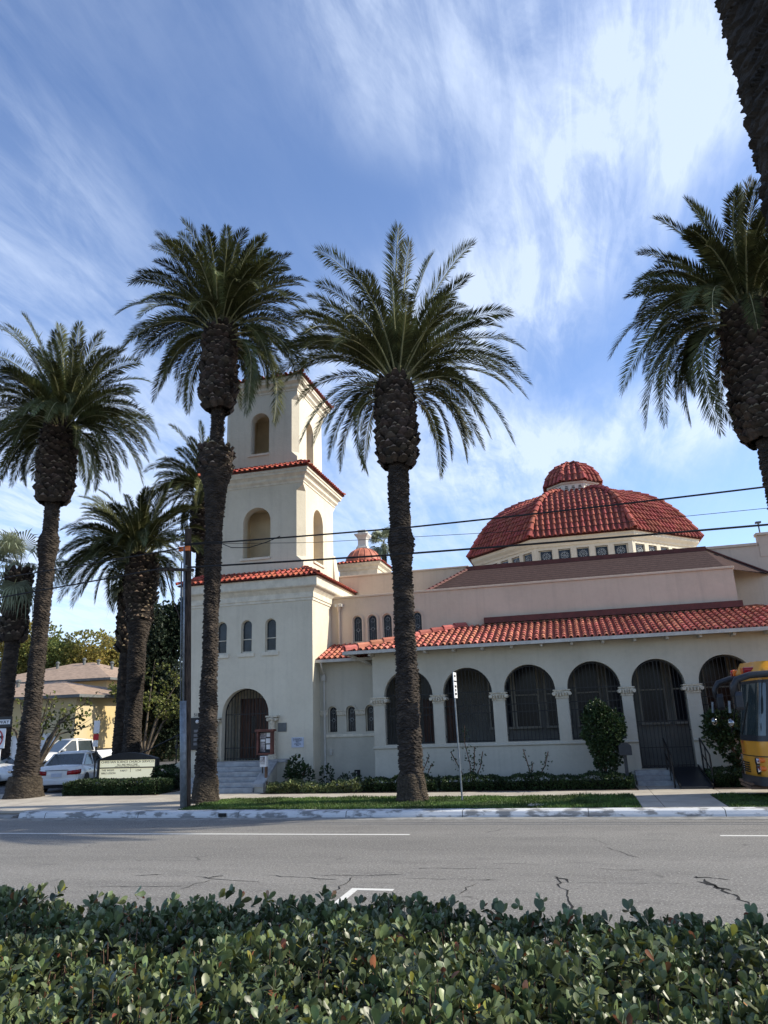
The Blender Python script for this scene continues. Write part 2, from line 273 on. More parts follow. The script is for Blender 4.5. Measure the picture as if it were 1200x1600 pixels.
# ------------------------------------------------------------------ mesh builder and scene helpers
ORG = {}
class MB:
    def __init__(s): s.v = []; s.f = []; s.m = []; s.n = 0
    def add(s, vs, fs, mi=0):
        o = s.n; s.v.extend([tuple(map(float, p)) for p in vs]); s.n += len(vs)
        for f in fs: s.f.append([i+o for i in f]); s.m.append(mi)
    def quad(s, a, b, c, d, mi=0): s.add([a, b, c, d], [(0, 1, 2, 3)], mi)
    def box(s, x0, x1, y0, y1, z0, z1, mi=0):
        s.add([(x0, y0, z0), (x1, y0, z0), (x1, y1, z0), (x0, y1, z0), (x0, y0, z1), (x1, y0, z1), (x1, y1, z1), (x0, y1, z1)],
              [(0, 3, 2, 1), (4, 5, 6, 7), (0, 1, 5, 4), (1, 2, 6, 5), (2, 3, 7, 6), (3, 0, 4, 7)], mi)
    def beam(s, p, q, w, h=None, mi=0, up=(0, 0, 1)):
        h = h or w; p, q = Vector(p), Vector(q); d = (q-p).normalized(); u = Vector(up)
        if abs(d.dot(u)) > 0.95: u = Vector((0, 1, 0))
        a = d.cross(u).normalized()*w/2; b = a.cross(d).normalized()*h/2
        vs = [p-a-b, p+a-b, p+a+b, p-a+b, q-a-b, q+a-b, q+a+b, q-a+b]
        s.add(vs, [(0, 3, 2, 1), (4, 5, 6, 7), (0, 1, 5, 4), (1, 2, 6, 5), (2, 3, 7, 6), (3, 0, 4, 7)], mi)
    def tube(s, pts, rad, n=8, mi=0, cap=True):
        pts = [Vector(p) for p in pts]; rad = rad if hasattr(rad, '__len__') else [rad]*len(pts)
        vs = []; ref = None
        for i, p in enumerate(pts):
            d = (pts[min(i+1, len(pts)-1)]-pts[max(i-1, 0)]).normalized()
            if ref is None: ref = Vector((1, 0, 0)) if abs(d.x) < 0.8 else Vector((0, 1, 0))
            a = (ref-d*ref.dot(d)).normalized(); ref = a; b = d.cross(a)
            for k in range(n):
                t = 2*math.pi*k/n; vs.append(p+(a*math.cos(t)+b*math.sin(t))*rad[i])
        fs = [(i*n+k, i*n+(k+1) % n, (i+1)*n+(k+1) % n, (i+1)*n+k) for i in range(len(pts)-1) for k in range(n)]
        if cap: fs += [tuple(range(n))[::-1], tuple(range((len(pts)-1)*n, len(pts)*n))]
        s.add(vs, fs, mi)
    def rings(s, rs, mi=0, cap0=False, cap1=False, closed=True):
        n = len(rs[0]); vs = [p for r in rs for p in r]
        kk = range(n) if closed else range(n-1)
        fs = [(i*n+k, i*n+(k+1) % n, (i+1)*n+(k+1) % n, (i+1)*n+k) for i in range(len(rs)-1) for k in kk]
        if cap0: fs.append(tuple(range(n))[::-1])
        if cap1: fs.append(tuple(range((len(rs)-1)*n, len(rs)*n)))
        s.add(vs, fs, mi)
    def lathe(s, c, prof, n=24, mi=0, cap=True, a0=0.0):
        s.rings([[(c[0]+r*math.cos(a0+2*math.pi*k/n), c[1]+r*math.sin(a0+2*math.pi*k/n), c[2]+z) for k in range(n)] for r, z in prof], mi, cap, cap)
    def build(s, name, mats, parent=None, smooth=False, bevel=0.0):
        o = mesh_obj(name, np.array(s.v, dtype=np.float64).reshape(-1, 3), s.f, mats, parent, smooth, s.m)
        if bevel:
            b = o.modifiers.new('bevel', 'BEVEL'); b.width = bevel; b.segments = 2; b.limit_method = 'ANGLE'; b.angle_limit = R_(40)
        return o
def mesh_obj(name, V, F, mats, parent=None, smooth=False, mi=None):
    if not isinstance(mats, (list, tuple)): mats = [mats]
    me = bpy.data.meshes.new(name)
    org = np.array(ORG.get(parent.name, (0, 0, 0)) if parent else (0, 0, 0))
    V = np.asarray(V, dtype=np.float64)-org
    if isinstance(F, np.ndarray):
        k = F.shape[1]; me.vertices.add(len(V)); me.vertices.foreach_set('co', V.astype(np.float32).ravel())
        me.loops.add(F.size); me.loops.foreach_set('vertex_index', F.astype(np.int32).ravel())
        me.polygons.add(len(F)); me.polygons.foreach_set('loop_start', np.arange(0, F.size, k, dtype=np.int32))
        if mi is not None and len(mats) > 1: me.polygons.foreach_set('material_index', np.asarray(mi, dtype=np.int32))
        me.update(calc_edges=True)
    else:
        me.from_pydata([tuple(v) for v in V], [], F)
        if mi is not None and len(mats) > 1: me.polygons.foreach_set('material_index', np.array(mi, dtype=np.int32))
    for m in mats: me.materials.append(m)
    if smooth: me.polygons.foreach_set('use_smooth', np.ones(len(me.polygons), dtype=bool))
    o = bpy.data.objects.new(name, me); COL.objects.link(o)
    if parent: o.parent = parent; ORG[o.name] = tuple(org)
    return o
def tag(o, label=None, cat=None, group=None, kind=None):
    for k, v in (('label', label), ('category', cat), ('group', group), ('kind', kind)):
        if v: o[k] = v
    return o
def thing(name, label, cat, loc, group=None, rz=0.0, local=False):
    o = bpy.data.objects.new(name, None); COL.objects.link(o); o.location = loc; o.rotation_euler = (0, 0, rz)
    o.empty_display_size = 0.3; ORG[o.name] = (0, 0, 0) if local else tuple(loc)
    return tag(o, label, cat, group)
def rehome(o, loc):     # top-level single mesh: move its origin to its base
    o.data.transform(Matrix.Translation(-Vector(loc))); o.location = loc; return o
def copy_thing(root, loc, rz=0.0, label=None):
    r = root.copy(); COL.objects.link(r); r.location = loc; r.rotation_euler = (0, 0, rz)
    if label: r['label'] = label
    for ch in list(root.children):
        c = ch.copy(); COL.objects.link(c); c.parent = r
        for g in ch.children:
            d = g.copy(); COL.objects.link(d); d.parent = c
    return r
def text_mesh(name, body, size, origin, udir, wdir, m, parent, align='CENTER', depth=0.004, xs=1.0):
    cu = bpy.data.curves.new('t', 'FONT'); cu.body = body; cu.size = size; cu.align_x = align; cu.extrude = depth; cu.space_character = 1.05
    t = bpy.data.objects.new('t', cu); COL.objects.link(t)
    bpy.context.view_layer.update()
    me = bpy.data.meshes.new_from_object(t.evaluated_get(bpy.context.evaluated_depsgraph_get()))
    bpy.data.objects.remove(t)
    u, w = Vector(udir).normalized(), Vector(wdir).normalized(); n = u.cross(w)
    org = Vector(ORG.get(parent.name, (0, 0, 0)))
    mt = Matrix((u*xs, w, n)).transposed().to_4x4(); mt.translation = Vector(origin)-org
    me.transform(mt); me.name = name; me.materials.clear(); me.materials.append(m)
    o = bpy.data.objects.new(name, me); COL.objects.link(o); o.parent = parent; ORG[o.name] = tuple(org); return o

def arch_pts(x0, x1, zs, n=18, scale=1.0):
    c = (x0+x1)/2; r = (x1-x0)/2
    return [(c-r*math.cos(math.pi*k/n), zs+r*scale*math.sin(math.pi*k/n)) for k in range(n+1)]
def arch_wall(mb, O, U, Nn, u0, u1, z0, z1, ops, thick, mi=0, mi_rev=None, back=True):
    """wall panel with arched openings; ops = (u0,u1,zsill,zspring,arched). O is the point u=0,z=0; U along, Nn inwards."""
    mi_rev = mi if mi_rev is None else mi_rev
    O, U, Nn = Vector(O), Vector(U), Vector(Nn)
    P = lambda u, z, d=0: O+U*u+Vector((0, 0, z))+Nn*d
    for d, flip in ((0, False), (thick, True)) if back else ((0, False),):
        def q(a, b, c, e):
            vs = [P(*a, d), P(*b, d), P(*c, d), P(*e, d)]
            mb.add(vs, [(3, 2, 1, 0)] if flip else [(0, 1, 2, 3)], mi)
        u = u0
        for (a, b, zb, zs, ar) in sorted(ops):
            if a > u+1e-6: q((u, z0), (a, z0), (a, z1), (u, z1))
            if zb > z0+1e-6: q((a, z0), (b, z0), (b, zb), (a, zb))
            pts = arch_pts(a, b, zs) if ar else [(a, zs), (b, zs)]
            for (p, r) in zip(pts[:-1], pts[1:]): q((p[0], p[1]), (r[0], r[1]), (r[0], z1), (p[0], z1))
            u = b
        if u1 > u+1e-6: q((u, z0), (u1, z0), (u1, z1), (u, z1))
    for (a, b, zb, zs, ar) in ops:
        pts = arch_pts(a, b, zs) if ar else [(a, zs), (b, zs)]
        loop = [(a, zb)]+pts+[(b, zb)]
        for p, r in zip(loop, loop[1:]+loop[:1]): mb.quad(P(p[0], p[1]), P(r[0], r[1]), P(r[0], r[1], thick), P(p[0], p[1], thick), mi_rev)
def arch_ring(mb, O, U, Nn, c, r0, r1, zs, zb, d0, d1, mi=0, n=18):
    O, U, Nn = Vector(O), Vector(U), Vector(Nn); P = lambda u, z, d: O+U*u+Vector((0, 0, z))+Nn*d
    inn = arch_pts(c-r0, c+r0, zs, n); out = arch_pts(c-r1, c+r1, zs, n)
    if zb is not None: inn = [(c-r0, zb)]+inn+[(c+r0, zb)]; out = [(c-r1, zb)]+out+[(c+r1, zb)]
    mb.rings([[P(*a, d1), P(*a, d0), P(*b, d0), P(*b, d1)] for a, b in zip(inn, out)], mi, True, True)
def arch_pane(mb, O, U, Nn, a, b, zb, zs, d, mi=0, ar=True):
    O, U, Nn = Vector(O), Vector(U), Vector(Nn)
    pts = [(a, zb)]+(arch_pts(a, b, zs) if ar else [(a, zs), (b, zs)])+[(b, zb)]
    vs = [O+U*u+Vector((0, 0, z))+Nn*d for u, z in pts]; mb.add(vs, [tuple(range(len(vs)))[::-1]], mi)
def rect_loop(x0, x1, y0, y1, off, z): return [(x0-off, y0-off, z), (x1+off, y0-off, z), (x1+off, y1+off, z), (x0-off, y1+off, z)]
def oct_loop(c, ap, z, n=8):
    R = ap/math.cos(math.pi/n)
    return [(c[0]+R*math.cos(-math.pi/2-math.pi/n+2*math.pi*k/n), c[1]+R*math.sin(-math.pi/2-math.pi/n+2*math.pi*k/n), z) for k in range(n)]

def tiles(mb, O, U, Nn, prof, clip, pitch=0.24, course=0.38, r=0.075, mi=0, mip=1, jitter=0.010, pan=True, lift=0.03):
    """barrel tiles laid in columns up a profile; O eave midpoint, U along eave, Nn horizontal inwards, prof = [(d,z)], clip(d)->(umin,umax)"""
    O, U, Nn = Vector(O), Vector(U), Vector(Nn); Z = Vector((0, 0, 1))
    seg = [0.0]
    for a, b in zip(prof[:-1], prof[1:]): seg.append(seg[-1]+math.hypot(b[0]-a[0], b[1]-a[1]))
    T = seg[-1]
    def at(s):
        s = max(0, min(T, s)); i = 0
        while i < len(seg)-2 and seg[i+1] < s: i += 1
        t = (s-seg[i])/(seg[i+1]-seg[i]); a, b = prof[i], prof[i+1]; L = seg[i+1]-seg[i]
        tx, tz = (b[0]-a[0])/L, (b[1]-a[1])/L
        return a[0]+(b[0]-a[0])*t, a[1]+(b[1]-a[1])*t, -tz, tx
    ulo = min(clip(p[0])[0] for p in prof); uhi = max(clip(p[0])[1] for p in prof)
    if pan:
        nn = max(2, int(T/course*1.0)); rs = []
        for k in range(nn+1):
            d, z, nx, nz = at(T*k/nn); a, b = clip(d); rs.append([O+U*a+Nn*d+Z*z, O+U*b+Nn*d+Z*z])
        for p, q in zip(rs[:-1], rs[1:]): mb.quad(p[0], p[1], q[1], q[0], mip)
    n = int(round((uhi-ulo)/pitch)); nc = max(1, int(round(T/course))); cl = T/nc
    for i in range(n):
        u = ulo+(i+0.5)*(uhi-ulo)/n
        for k in range(nc):
            s0 = k*cl; s1 = s0+cl*1.06
            d0, z0, nx0, nz0 = at(s0); d1, z1, nx1, nz1 = at(s1)
            lo, hi = clip((d0+d1)/2)
            if u < lo-0.02 or u > hi+0.02: continue
            ju = random.uniform(-jitter, jitter); jz = random.uniform(-0.006, 0.006)
            c0 = O+U*(u+ju)+Nn*(d0+nx0*(lift+jz))+Z*(z0+nz0*(lift+jz)); c1 = O+U*(u+ju)+Nn*d1+Z*z1
            n0 = Nn*nx0+Z*nz0; n1 = Nn*nx1+Z*nz1; vs = []
            for c, nv, rr in ((c0, n0, r), (c1, n1, r*0.84)):
                for a in (0, 45, 90, 135, 180): vs.append(c+U*(math.cos(R_(a))*rr)+nv*(math.sin(R_(a))*rr))
            # thickness at the lower end
            for a in (0, 45, 90, 135, 180): vs.append(c0+U*(math.cos(R_(a))*r*0.8)+n0*(math.sin(R_(a))*r*0.8))
            fs = [(j, j+5, j+6, j+1) for j in range(4)]+[(j, j+1, j+11, j+10) for j in range(4)]
            mb.add(vs, fs, mi)
def ridge_tiles(mb, pts, r=0.10, step=0.36, mi=0, up=(0, 0, 1)):
    pts = [Vector(p) for p in pts]; L = [0]
    for a, b in zip(pts[:-1], pts[1:]): L.append(L[-1]+(b-a).length)
    def at(s):
        s = max(0, min(L[-1], s)); i = 0
        while i < len(L)-2 and L[i+1] < s: i += 1
        return pts[i].lerp(pts[i+1], (s-L[i])/(L[i+1]-L[i]))
    n = max(1, int(L[-1]/step))
    for k in range(n):
        a, b = at(L[-1]*k/n), at(L[-1]*(k+1.12)/n); d = (b-a).normalized(); s = d.cross(Vector(up)).normalized(); w = s.cross(d)
        vs = []
        for c, rr, h in ((a, r, 0.03), (b, r*0.82, 0.0)):
            for t in (-20, 25, 65, 90, 115, 155, 200): vs.append(c+s*math.cos(R_(t))*rr+w*(math.sin(R_(t))*rr+h))
        for t in (-20, 25, 65, 90, 115, 155, 200): vs.append(a+s*math.cos(R_(t))*r*.8+w*(math.sin(R_(t))*r*.8+0.03))
        mb.add(vs, [(j, j+1, j+8, j+7) for j in range(6)]+[(j, j+14, j+15, j+1) for j in range(6)], mi)

# ================================================================== GROUND
def slab(name, x0, x1, y0, y1, z0, z1, m, bevel=0.0):
    mb = MB(); mb.box(x0, x1, y0, y1, z0, z1); o = mb.build(name, m, bevel=bevel); return tag(o, kind='structure')
def sheet(name, x0, x1, y0, y1, z, m):
    mb = MB(); mb.quad((x0, y0, z), (x1, y0, z), (x1, y1, z), (x0, y1, z)); return tag(mb.build(name, m), kind='structure')
sheet('ground', -1500, 1500, -800, 2500, -0.06, m_ground)
sheet('road', -300, 300, 5.35, 19.32, 0.0, m_road)
sheet('road_far_side', -300, 300, -22, -4.0, 0.0, m_road)
slab('median', -120, 120, -3.9, 5.2, -0.05, 0.14, m_dirt)
slab('median_kerb', -120, 120, 5.2, 5.35, -0.05, 0.15, m_kerbg)
slab('city_block', -160, 160, 19.72, 190, -0.05, 0.095, m_ground)
# far kerb: a worn painted kerb with a rounded nose, dropping to a flush ramp on the left
def kerb_mesh(x0, x1, zt, m, name):
    xs = np.arange(x0, x1+0.01, 0.24); mb = MB(); rs = []
    for x in xs:
        w = 0.004*math.sin(x*1.7)+0.003*math.sin(x*5.1); rs.append([(x, 19.30+w, -0.03), (x, 19.31+w, zt*0.35), (x, 19.345+w, zt*0.86), (x, 19.40+w, zt), (x, 19.72, zt+0.004), (x, 19.72, -0.03)])
    mb.rings(rs, 0, True, True); return tag(mb.build(name, m), kind='structure')
kerb_mesh(-16.4, 60, 0.155, m_kerb, 'kerb')
kerb_mesh(-80, -16.45, 0.06, m_kerbg, 'kerb_ramp')
slab('gutter', -80, 60, 18.82, 19.29, -0.02, 0.006, m_kerbg)
slab('corner_pavement', -70, -11.42, 19.73, 24.9, 0.0, 0.152, m_conc)
slab('pavement', -11.40, 60, 22.55, 23.85, 0.0, 0.150, m_conc)
slab('entrance_path', 1.32, 3.28, 19.73, 22.54, 0.0, 0.151, m_conc)
slab('entrance_path', 1.55, 3.60, 23.86, 26.0, 0.0, 0.149, m_conc)
slab('stair_path', -14.6, -10.75, 23.86, 26.1, 0.0, 0.148, m_conc)
slab('lot_surface', -34, -18.6, 24.92, 130, 0.0, 0.11, m_asph2)
for n_, a, b in (('lawn_soil_strip', -11.41, 1.30), ('lawn_soil_strip', 3.30, 60)): slab(n_, a, b, 19.73, 22.53, 0.0, 0.156, m_lawnbase)
for a, b in ((-10.70, 1.50), (3.65, 60), (-18.5, -14.65)): slab('planting_bed', a, b, 23.87, 26.05, 0.0, 0.165, m_dirt)
mb = MB(); mb.box(-1.5, -0.95, 20.2, 20.55, 0.1, 0.175); tag(mb.build('utility_cover', m_conc, bevel=0.01), 'flat concrete utility box lid set in the grass strip', 'utility cover')
# lane paint
def paint(name, pts, z=0.004):
    mb = MB(); mb.add([(x, y, z) for x, y in pts], [tuple(range(len(pts)))]); return tag(mb.build(name, m_mark), kind='structure')
paint('lane_line', [(-60, 16.42), (-3.85, 16.52), (-3.85, 16.64), (-60, 16.54)])
paint('lane_line', [(2.5, 16.52), (9, 16.52), (9, 16.64), (2.5, 16.64)])
paint('parking_corner_mark', [(-3.62, 10.2), (-3.50, 10.2), (-3.50, 11.42), (-2.95, 11.42), (-2.95, 11.54), (-3.62, 11.54)])
paint('parking_corner_mark', [(3.0, 10.2), (3.12, 10.2), (3.12, 11.66), (2.4, 11.66), (2.4, 11.5), (3.0, 11.5)])
def crack(x, y, dx, dy, n, w, seed):
    r = random.Random(seed); pts = []
    for i in range(n+1):
        t = i/n; pts.append((x+dx*t+r.uniform(-.06, .06), y+dy*t+r.uniform(-.05, .05)))
    mb = MB()
    for i in range(n):
        a, b = pts[i], pts[i+1]; d = (Vector(b)-Vector(a)).normalized(); p = Vector((-d.y, d.x))
        wa, wb = w*r.uniform(.2, 1), w*r.uniform(.2, 1)
        if i == 0: wa = 0.002
        if i == n-1: wb = 0.002
        mb.quad((*(Vector(a)-p*wa), .004), (*(Vector(b)-p*wb), .004), (*(Vector(b)+p*wb), .004), (*(Vector(a)+p*wa), .004))
    return mb
mbc = MB()
for i, a in enumerate([(1.55, 12.6, .35, -1.5, 12, .03), (1.5, 12.4, .3, -.5, 6, .055), (1.45, 12.75, .5, -.15, 6, .03), (-0.55, 12.5, .25, -2.2, 14, .018), (-0.6, 12.7, .2, -.5, 5, .03), (-1.75, 12.2, .25, .1, 4, .03), (-1.8, 12.0, -.1, -.7, 5, .015),
                       (-3.1, 13.1, 1.7, .0, 9, .012), (0.1, 13.2, .7, -.02, 5, .014), (-0.9, 12.2, 2.3, .05, 12, .007), (-3.0, 12.3, 1.4, -.02, 8, .008), (-6.4, 12.0, .3, .25, 5, .03), (-6.2, 11.9, -.2, -.8, 6, .015), (-6.6, 12.1, 1.4, -.3, 8, .012), (-5.4, 12.3, 1.4, -.2, 8, .018), (-3.9, 12.4, .1, -1.2, 8, .014), (-7.8, 12.1, .6, .15, 4, .02), (-4.6, 12.4, 1.6, .1, 9, .012), (0.3, 15.2, .5, -1.1, 6, .009), (0.0, 16.2, .4, -.8, 5, .006), (-9.5, 13.4, 2.5, .1, 10, .008), (-8.2, 11.2, 2, .3, 9, .012)]):
    c = crack(*a, seed=i); mbc.add(c.v, c.f)
tag(mbc.build('road_cracks', m_crack), kind='structure')

mb = MB(); mb.box(-9.86, -9.64, 19.26, 19.315, .03, .12); tag(mb.build('kerb_drain', m_black), kind='structure')
# grass blades
def blades(x0, x1, y0, y1, n, z=0.155, hgt=0.06):
    x = rng.uniform(x0, x1, n); y = rng.uniform(y0, y1, n); a = rng.uniform(0, 2*math.pi, n); h = hgt*rng.uniform(.5, 1.3, n); w = rng.uniform(.010, .020, n)
    pn = np.sin(x*1.9+y*2.3)+np.sin(x*4.7-y*1.3)+np.sin(x*.8+1); h = h*np.clip(.85+.22*pn, .25, 1.4)
    l = rng.normal(0, .025, (n, 2)); V = np.zeros((n, 3, 3))
    V[:, 0] = np.stack([x-np.cos(a)*w, y-np.sin(a)*w, np.full(n, z)], 1); V[:, 1] = np.stack([x+np.cos(a)*w, y+np.sin(a)*w, np.full(n, z)], 1)
    V[:, 2] = np.stack([x+l[:, 0], y+l[:, 1], z+h], 1)
    return V.reshape(-1, 3)
V = np.concatenate([blades(-11.4, 1.28, 19.75, 22.52, 42000), blades(3.32, 9, 19.75, 22.52, 12000)])
g = mesh_obj('lawn_grass', V, np.arange(len(V)).reshape(-1, 3), m_grass); tag(g, kind='stuff', label='short green grass on the strip between kerb and pavement', cat='grass')

# ================================================================== CHURCH
ch = thing('church', 'cream stucco church with bell tower, arcade, red tile roofs and tiled dome', 'church', (-4.0, 30.0, 0.15))
X3, Y3, Z3 = (1, 0, 0), (0, 1, 0), (0, 0, 1); XM = (-1, 0, 0)

def niche_box(mb, O, U, Nn, a, b, zb, zs, d, mi=0, top=None):
    """the open belfry room seen through an arched opening"""
    O, U, Nn = Vector(O), Vector(U), Vector(Nn); P = lambda u, z, dd: O+U*u+Vector((0, 0, z))+Nn*dd
    w = .25; t = zs+(b-a)/2+.12
    mb.quad(P(a-w, zb, 1.25), P(b+w, zb, 1.25), P(b+w, t, 1.25), P(a-w, t, 1.25), mi)
    mb.quad(P(a-w, zb, d), P(a-w, zb, 1.25), P(a-w, t, 1.25), P(a-w, t, d), mi); mb.quad(P(b+w, zb, 1.25), P(b+w, zb, d), P(b+w, t, d), P(b+w, t, 1.25), mi)
    mb.quad(P(a-w, zb, d), P(b+w, zb, d), P(b+w, zb, 1.25), P(a-w, zb, 1.25), mi); mb.quad(P(a-w, t, d), P(b+w, t, d), P(b+w, t, 1.25), P(a-w, t, 1.25), mi)

def cornice(parent, x0, x1, y0, y1, prof, skip=None):
    mb = MB(); mb.rings([rect_loop(x0, x1, y0, y1, o, z) for o, z in prof], 0, True, True)
    return mb.build('cornice', m_trim, parent)
def skirt(parent, x0, x1, y0, y1, over, ze, run, rise, m=m_tile, pitch=0.23):
    """tiled skirt roof round a tower stage: eave rectangle grown by `over`, climbing `run` inwards"""
    mb = MB(); ex0, ex1, ey0, ey1 = x0-over, x1+over, y0-over, y1+over
    hw, hd = (ex1-ex0)/2, (ey1-ey0)/2; cx, cy = (ex0+ex1)/2, (ey0+ey1)/2
    prof = [(0, 0), (run, rise)]
    for O, U, Nn, h in (((cx, ey0, ze), (1, 0, 0), (0, 1, 0), hw), ((ex1, cy, ze), (0, 1, 0), (-1, 0, 0), hd), ((ex0, cy, ze), (0, -1, 0), (1, 0, 0), hd), ((cx, ey1, ze), (-1, 0, 0), (0, -1, 0), hw)):
        tiles(mb, O, U, Nn, prof, lambda d, h=h: (-h+d, h-d), pitch, 0.36, pitch*0.32, 0, 1, lift=0.035)
    for sx, sy in ((1, -1), (-1, -1), (1, 1), (-1, 1)):
        ridge_tiles(mb, [(cx+sx*hw, cy+sy*hd, ze+.04), (cx+sx*(hw-run), cy+sy*(hd-run), ze+rise+.04)], 0.085, 0.34)
    # soffit board under the eave
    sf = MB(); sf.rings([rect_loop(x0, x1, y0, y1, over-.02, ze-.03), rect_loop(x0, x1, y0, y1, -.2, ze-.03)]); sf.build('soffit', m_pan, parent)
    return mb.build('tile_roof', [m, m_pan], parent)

# ---- stage 1 of the tower
TX0, TX1, TY0, TY1 = -14.95, -9.62, 26.2, 31.4
mb = MB()
arch_wall(mb, (0, TY0, 0), X3, Y3, TX0, TX1, 0.1, 4.40, [(-13.37, -11.42, 1.10, 2.80, True)], 0.45)
arch_wall(mb, (0, TY0, 0), X3, Y3, TX0, TX1, 4.40, 7.05, [(-13.72, -13.26, 5.13, 6.20, True), (-12.63, -12.17, 5.13, 6.20, True), (-11.60, -11.14, 5.13, 6.20, True)], 0.22)
for a, b in (((TX1, TY0), (TX1, TY1)), ((TX1, TY1), (TX0, TY1)), ((TX0, TY1), (TX0, TY0))):
    mb.quad((*a, 0.1), (*b, 0.1), (*b, 7.05), (*a, 7.05))
t1 = mb.build('tower_base', m_stucco, ch)
cornice(t1, TX0, TX1, TY0, TY1, [(0.0, 7.04), (0.035, 7.05), (0.035, 7.13), (0.07, 7.16), (0.07, 7.36), (0.11, 7.42), (0.19, 7.52), (0.27, 7.56), (0.30, 7.60), (0.30, 7.90), (0.33, 7.93), (0.0, 7.96)])
skirt(t1, TX0, TX1, TY0, TY1, 0.42, 7.97, 0.98, 0.50)
# windows of stage 1
for a in (-13.72, -12.63, -11.60):
    f = MB(); O = (0, TY0, 0); arch_ring(f, O, X3, Y3, a+.23, .205, .228, 6.20, 5.14, .10, .20)
    f.box(a+.02, a+.44, TY0+.10, TY0+.17, 5.14, 5.20); f.box(a+.02, a+.44, TY0+.11, TY0+.16, 5.66, 5.69)
    w = f.build('window', m_trim, ch)
    p = MB(); arch_pane(p, O, X3, Y3, a+.025, a+.435, 5.15, 6.20, .17); p.build('pane', m_glass2, w)
    s = MB(); s.box(a-.12, a+.58, TY0-.06, TY0-.002, 4.98, 5.13); s.build('sill', m_trim, w, bevel=.012)
# entrance: recess, door, gate, columns
mb = MB(); mb.quad((-13.5, TY0+1.55, 1.0), (-11.3, TY0+1.55, 1.0), (-11.3, TY0+1.55, 3.9), (-13.5, TY0+1.55, 3.9))
mb.quad((-13.5, TY0+.45, 1.0), (-13.5, TY0+1.55, 1.0), (-13.5, TY0+1.55, 3.9), (-13.5, TY0+.45, 3.9)); mb.quad((-11.3, TY0+1.55, 1.0), (-11.3, TY0+.45, 1.0), (-11.3, TY0+.45, 3.9), (-11.3, TY0+1.55, 3.9))
mb.quad((-13.5, TY0+.45, 3.9), (-13.5, TY0+1.55, 3.9), (-11.3, TY0+1.55, 3.9), (-11.3, TY0+.45, 3.9)); mb.build('entrance_recess', m_trim, ch)
mb = MB(); mb.box(-13.05, -11.62, TY0+.95, TY0+1.05, 1.12, 3.42)
for i in range(9): mb.box(-13.04+i*.158, -12.91+i*.158, TY0+.92, TY0+.95, 1.15, 3.38)
dr = mb.build('entrance_door', m_door, ch)
mb = MB(); mb.box(-12.55, -12.38, TY0+.91, TY0+.92, 2.1, 2.75); mb.build('door_glass', m_glass, dr)
mb = MB(); mb.box(-12.12, -12.07, TY0+.86, TY0+.92, 1.95, 2.15); mb.build('handle', m_chrome, dr)
mb = MB(); G = (0, TY0+.30, 0)
arch_ring(mb, G, X3, Y3, -12.395, .93, .965, 2.80, 1.12, -.02, .02)
for i in range(1, 15):
    x = -13.36+i*.129; h = 2.80+math.sqrt(max(0, .93**2-(x+12.395)**2)); mb.box(x-.009, x+.009, TY0+.29, TY0+.31, 1.12, h)
for z in (1.16, 1.55, 2.80): mb.box(-13.32, -11.46, TY0+.285, TY0+.315, z, z+.03)
mb.build('iron_gate', m_iron, ch)
for xc in (-13.58, -11.20):
    mb = MB(); mb.lathe((xc, TY0-.13, 1.12), [(.17, 0), (.17, .08), (.135, .12), (.15, .16), (.115, .20), (.115, .8), (.105, 1.38), (.115, 1.40)], 20)
    c = mb.build('entrance_column', m_cap, ch, True)
    mb = MB(); mb.lathe((xc, TY0-.13, 2.52), [(.11, 0), (.15, .05), (.16, .10), (.12, .14)], 16)
    for s in (-1, 1): mb.tube([(xc+s*.16, TY0-.24, 2.58), (xc+s*.16, TY0-.02, 2.58)], .062, 12)
    mb.box(xc-.24, xc+.24, TY0-.27, TY0+.0, 2.66, 2.72); mb.build('capital', m_cap, c, bevel=.008)
# front steps with cheek wall
mb = MB()
for i in range(6):
    mb.box(-13.9, -11.22, 24.35+i*.27, 26.19 if i < 5 else 26.64, .149 if i == 0 else .149+i*.158+.002, .149+(i+1)*.158+.001)
mb.build('front_steps', m_step, ch, bevel=.012)
def cheek(x0, x1, ya, yb, za, zb, z0, m, name, th=.10):
    mb = MB()
    vs = [(x0, ya, z0), (x1, ya, z0), (x1, yb, z0), (x0, yb, z0), (x0, ya, za), (x1, ya, za), (x1, yb, zb), (x0, yb, zb)]
    mb.add(vs, [(0, 3, 2, 1), (4, 5, 6, 7), (0, 1, 5, 4), (1, 2, 6, 5), (2, 3, 7, 6), (3, 0, 4, 7)])
    vs = [(x0-.03, ya-.05, za+.003), (x1+.03, ya-.05, za+.003), (x1+.03, yb, zb+.003), (x0-.03, yb, zb+.003)]; vs += [(a, b, c+th) for a, b, c in vs]
    mb.add(vs, [(0, 3, 2, 1), (4, 5, 6, 7), (0, 1, 5, 4), (1, 2, 6, 5), (2, 3, 7, 6), (3, 0, 4, 7)], 1)
    return mb.build(name, [m, m_step], ch)
cheek(-11.20, -10.86, 24.5, 25.75, .32, 1.05, .1, m_stucco_w, 'stair_cheek_wall'); cheek(-11.20, -10.55, 25.752, 26.19, 1.05, 1.05, .1, m_stucco_w, 'stair_cheek_wall')
mb = MB(); mb.tube([(-11.12, 25.02, .62), (-11.12, 25.02, 1.62), (-11.12, 26.1, 2.05)], .022, 8); mb.tube([(-11.12, 25.02, 1.18), (-11.12, 26.1, 1.72)], .016, 8); mb.build('stair_handrail', m_iron, ch)
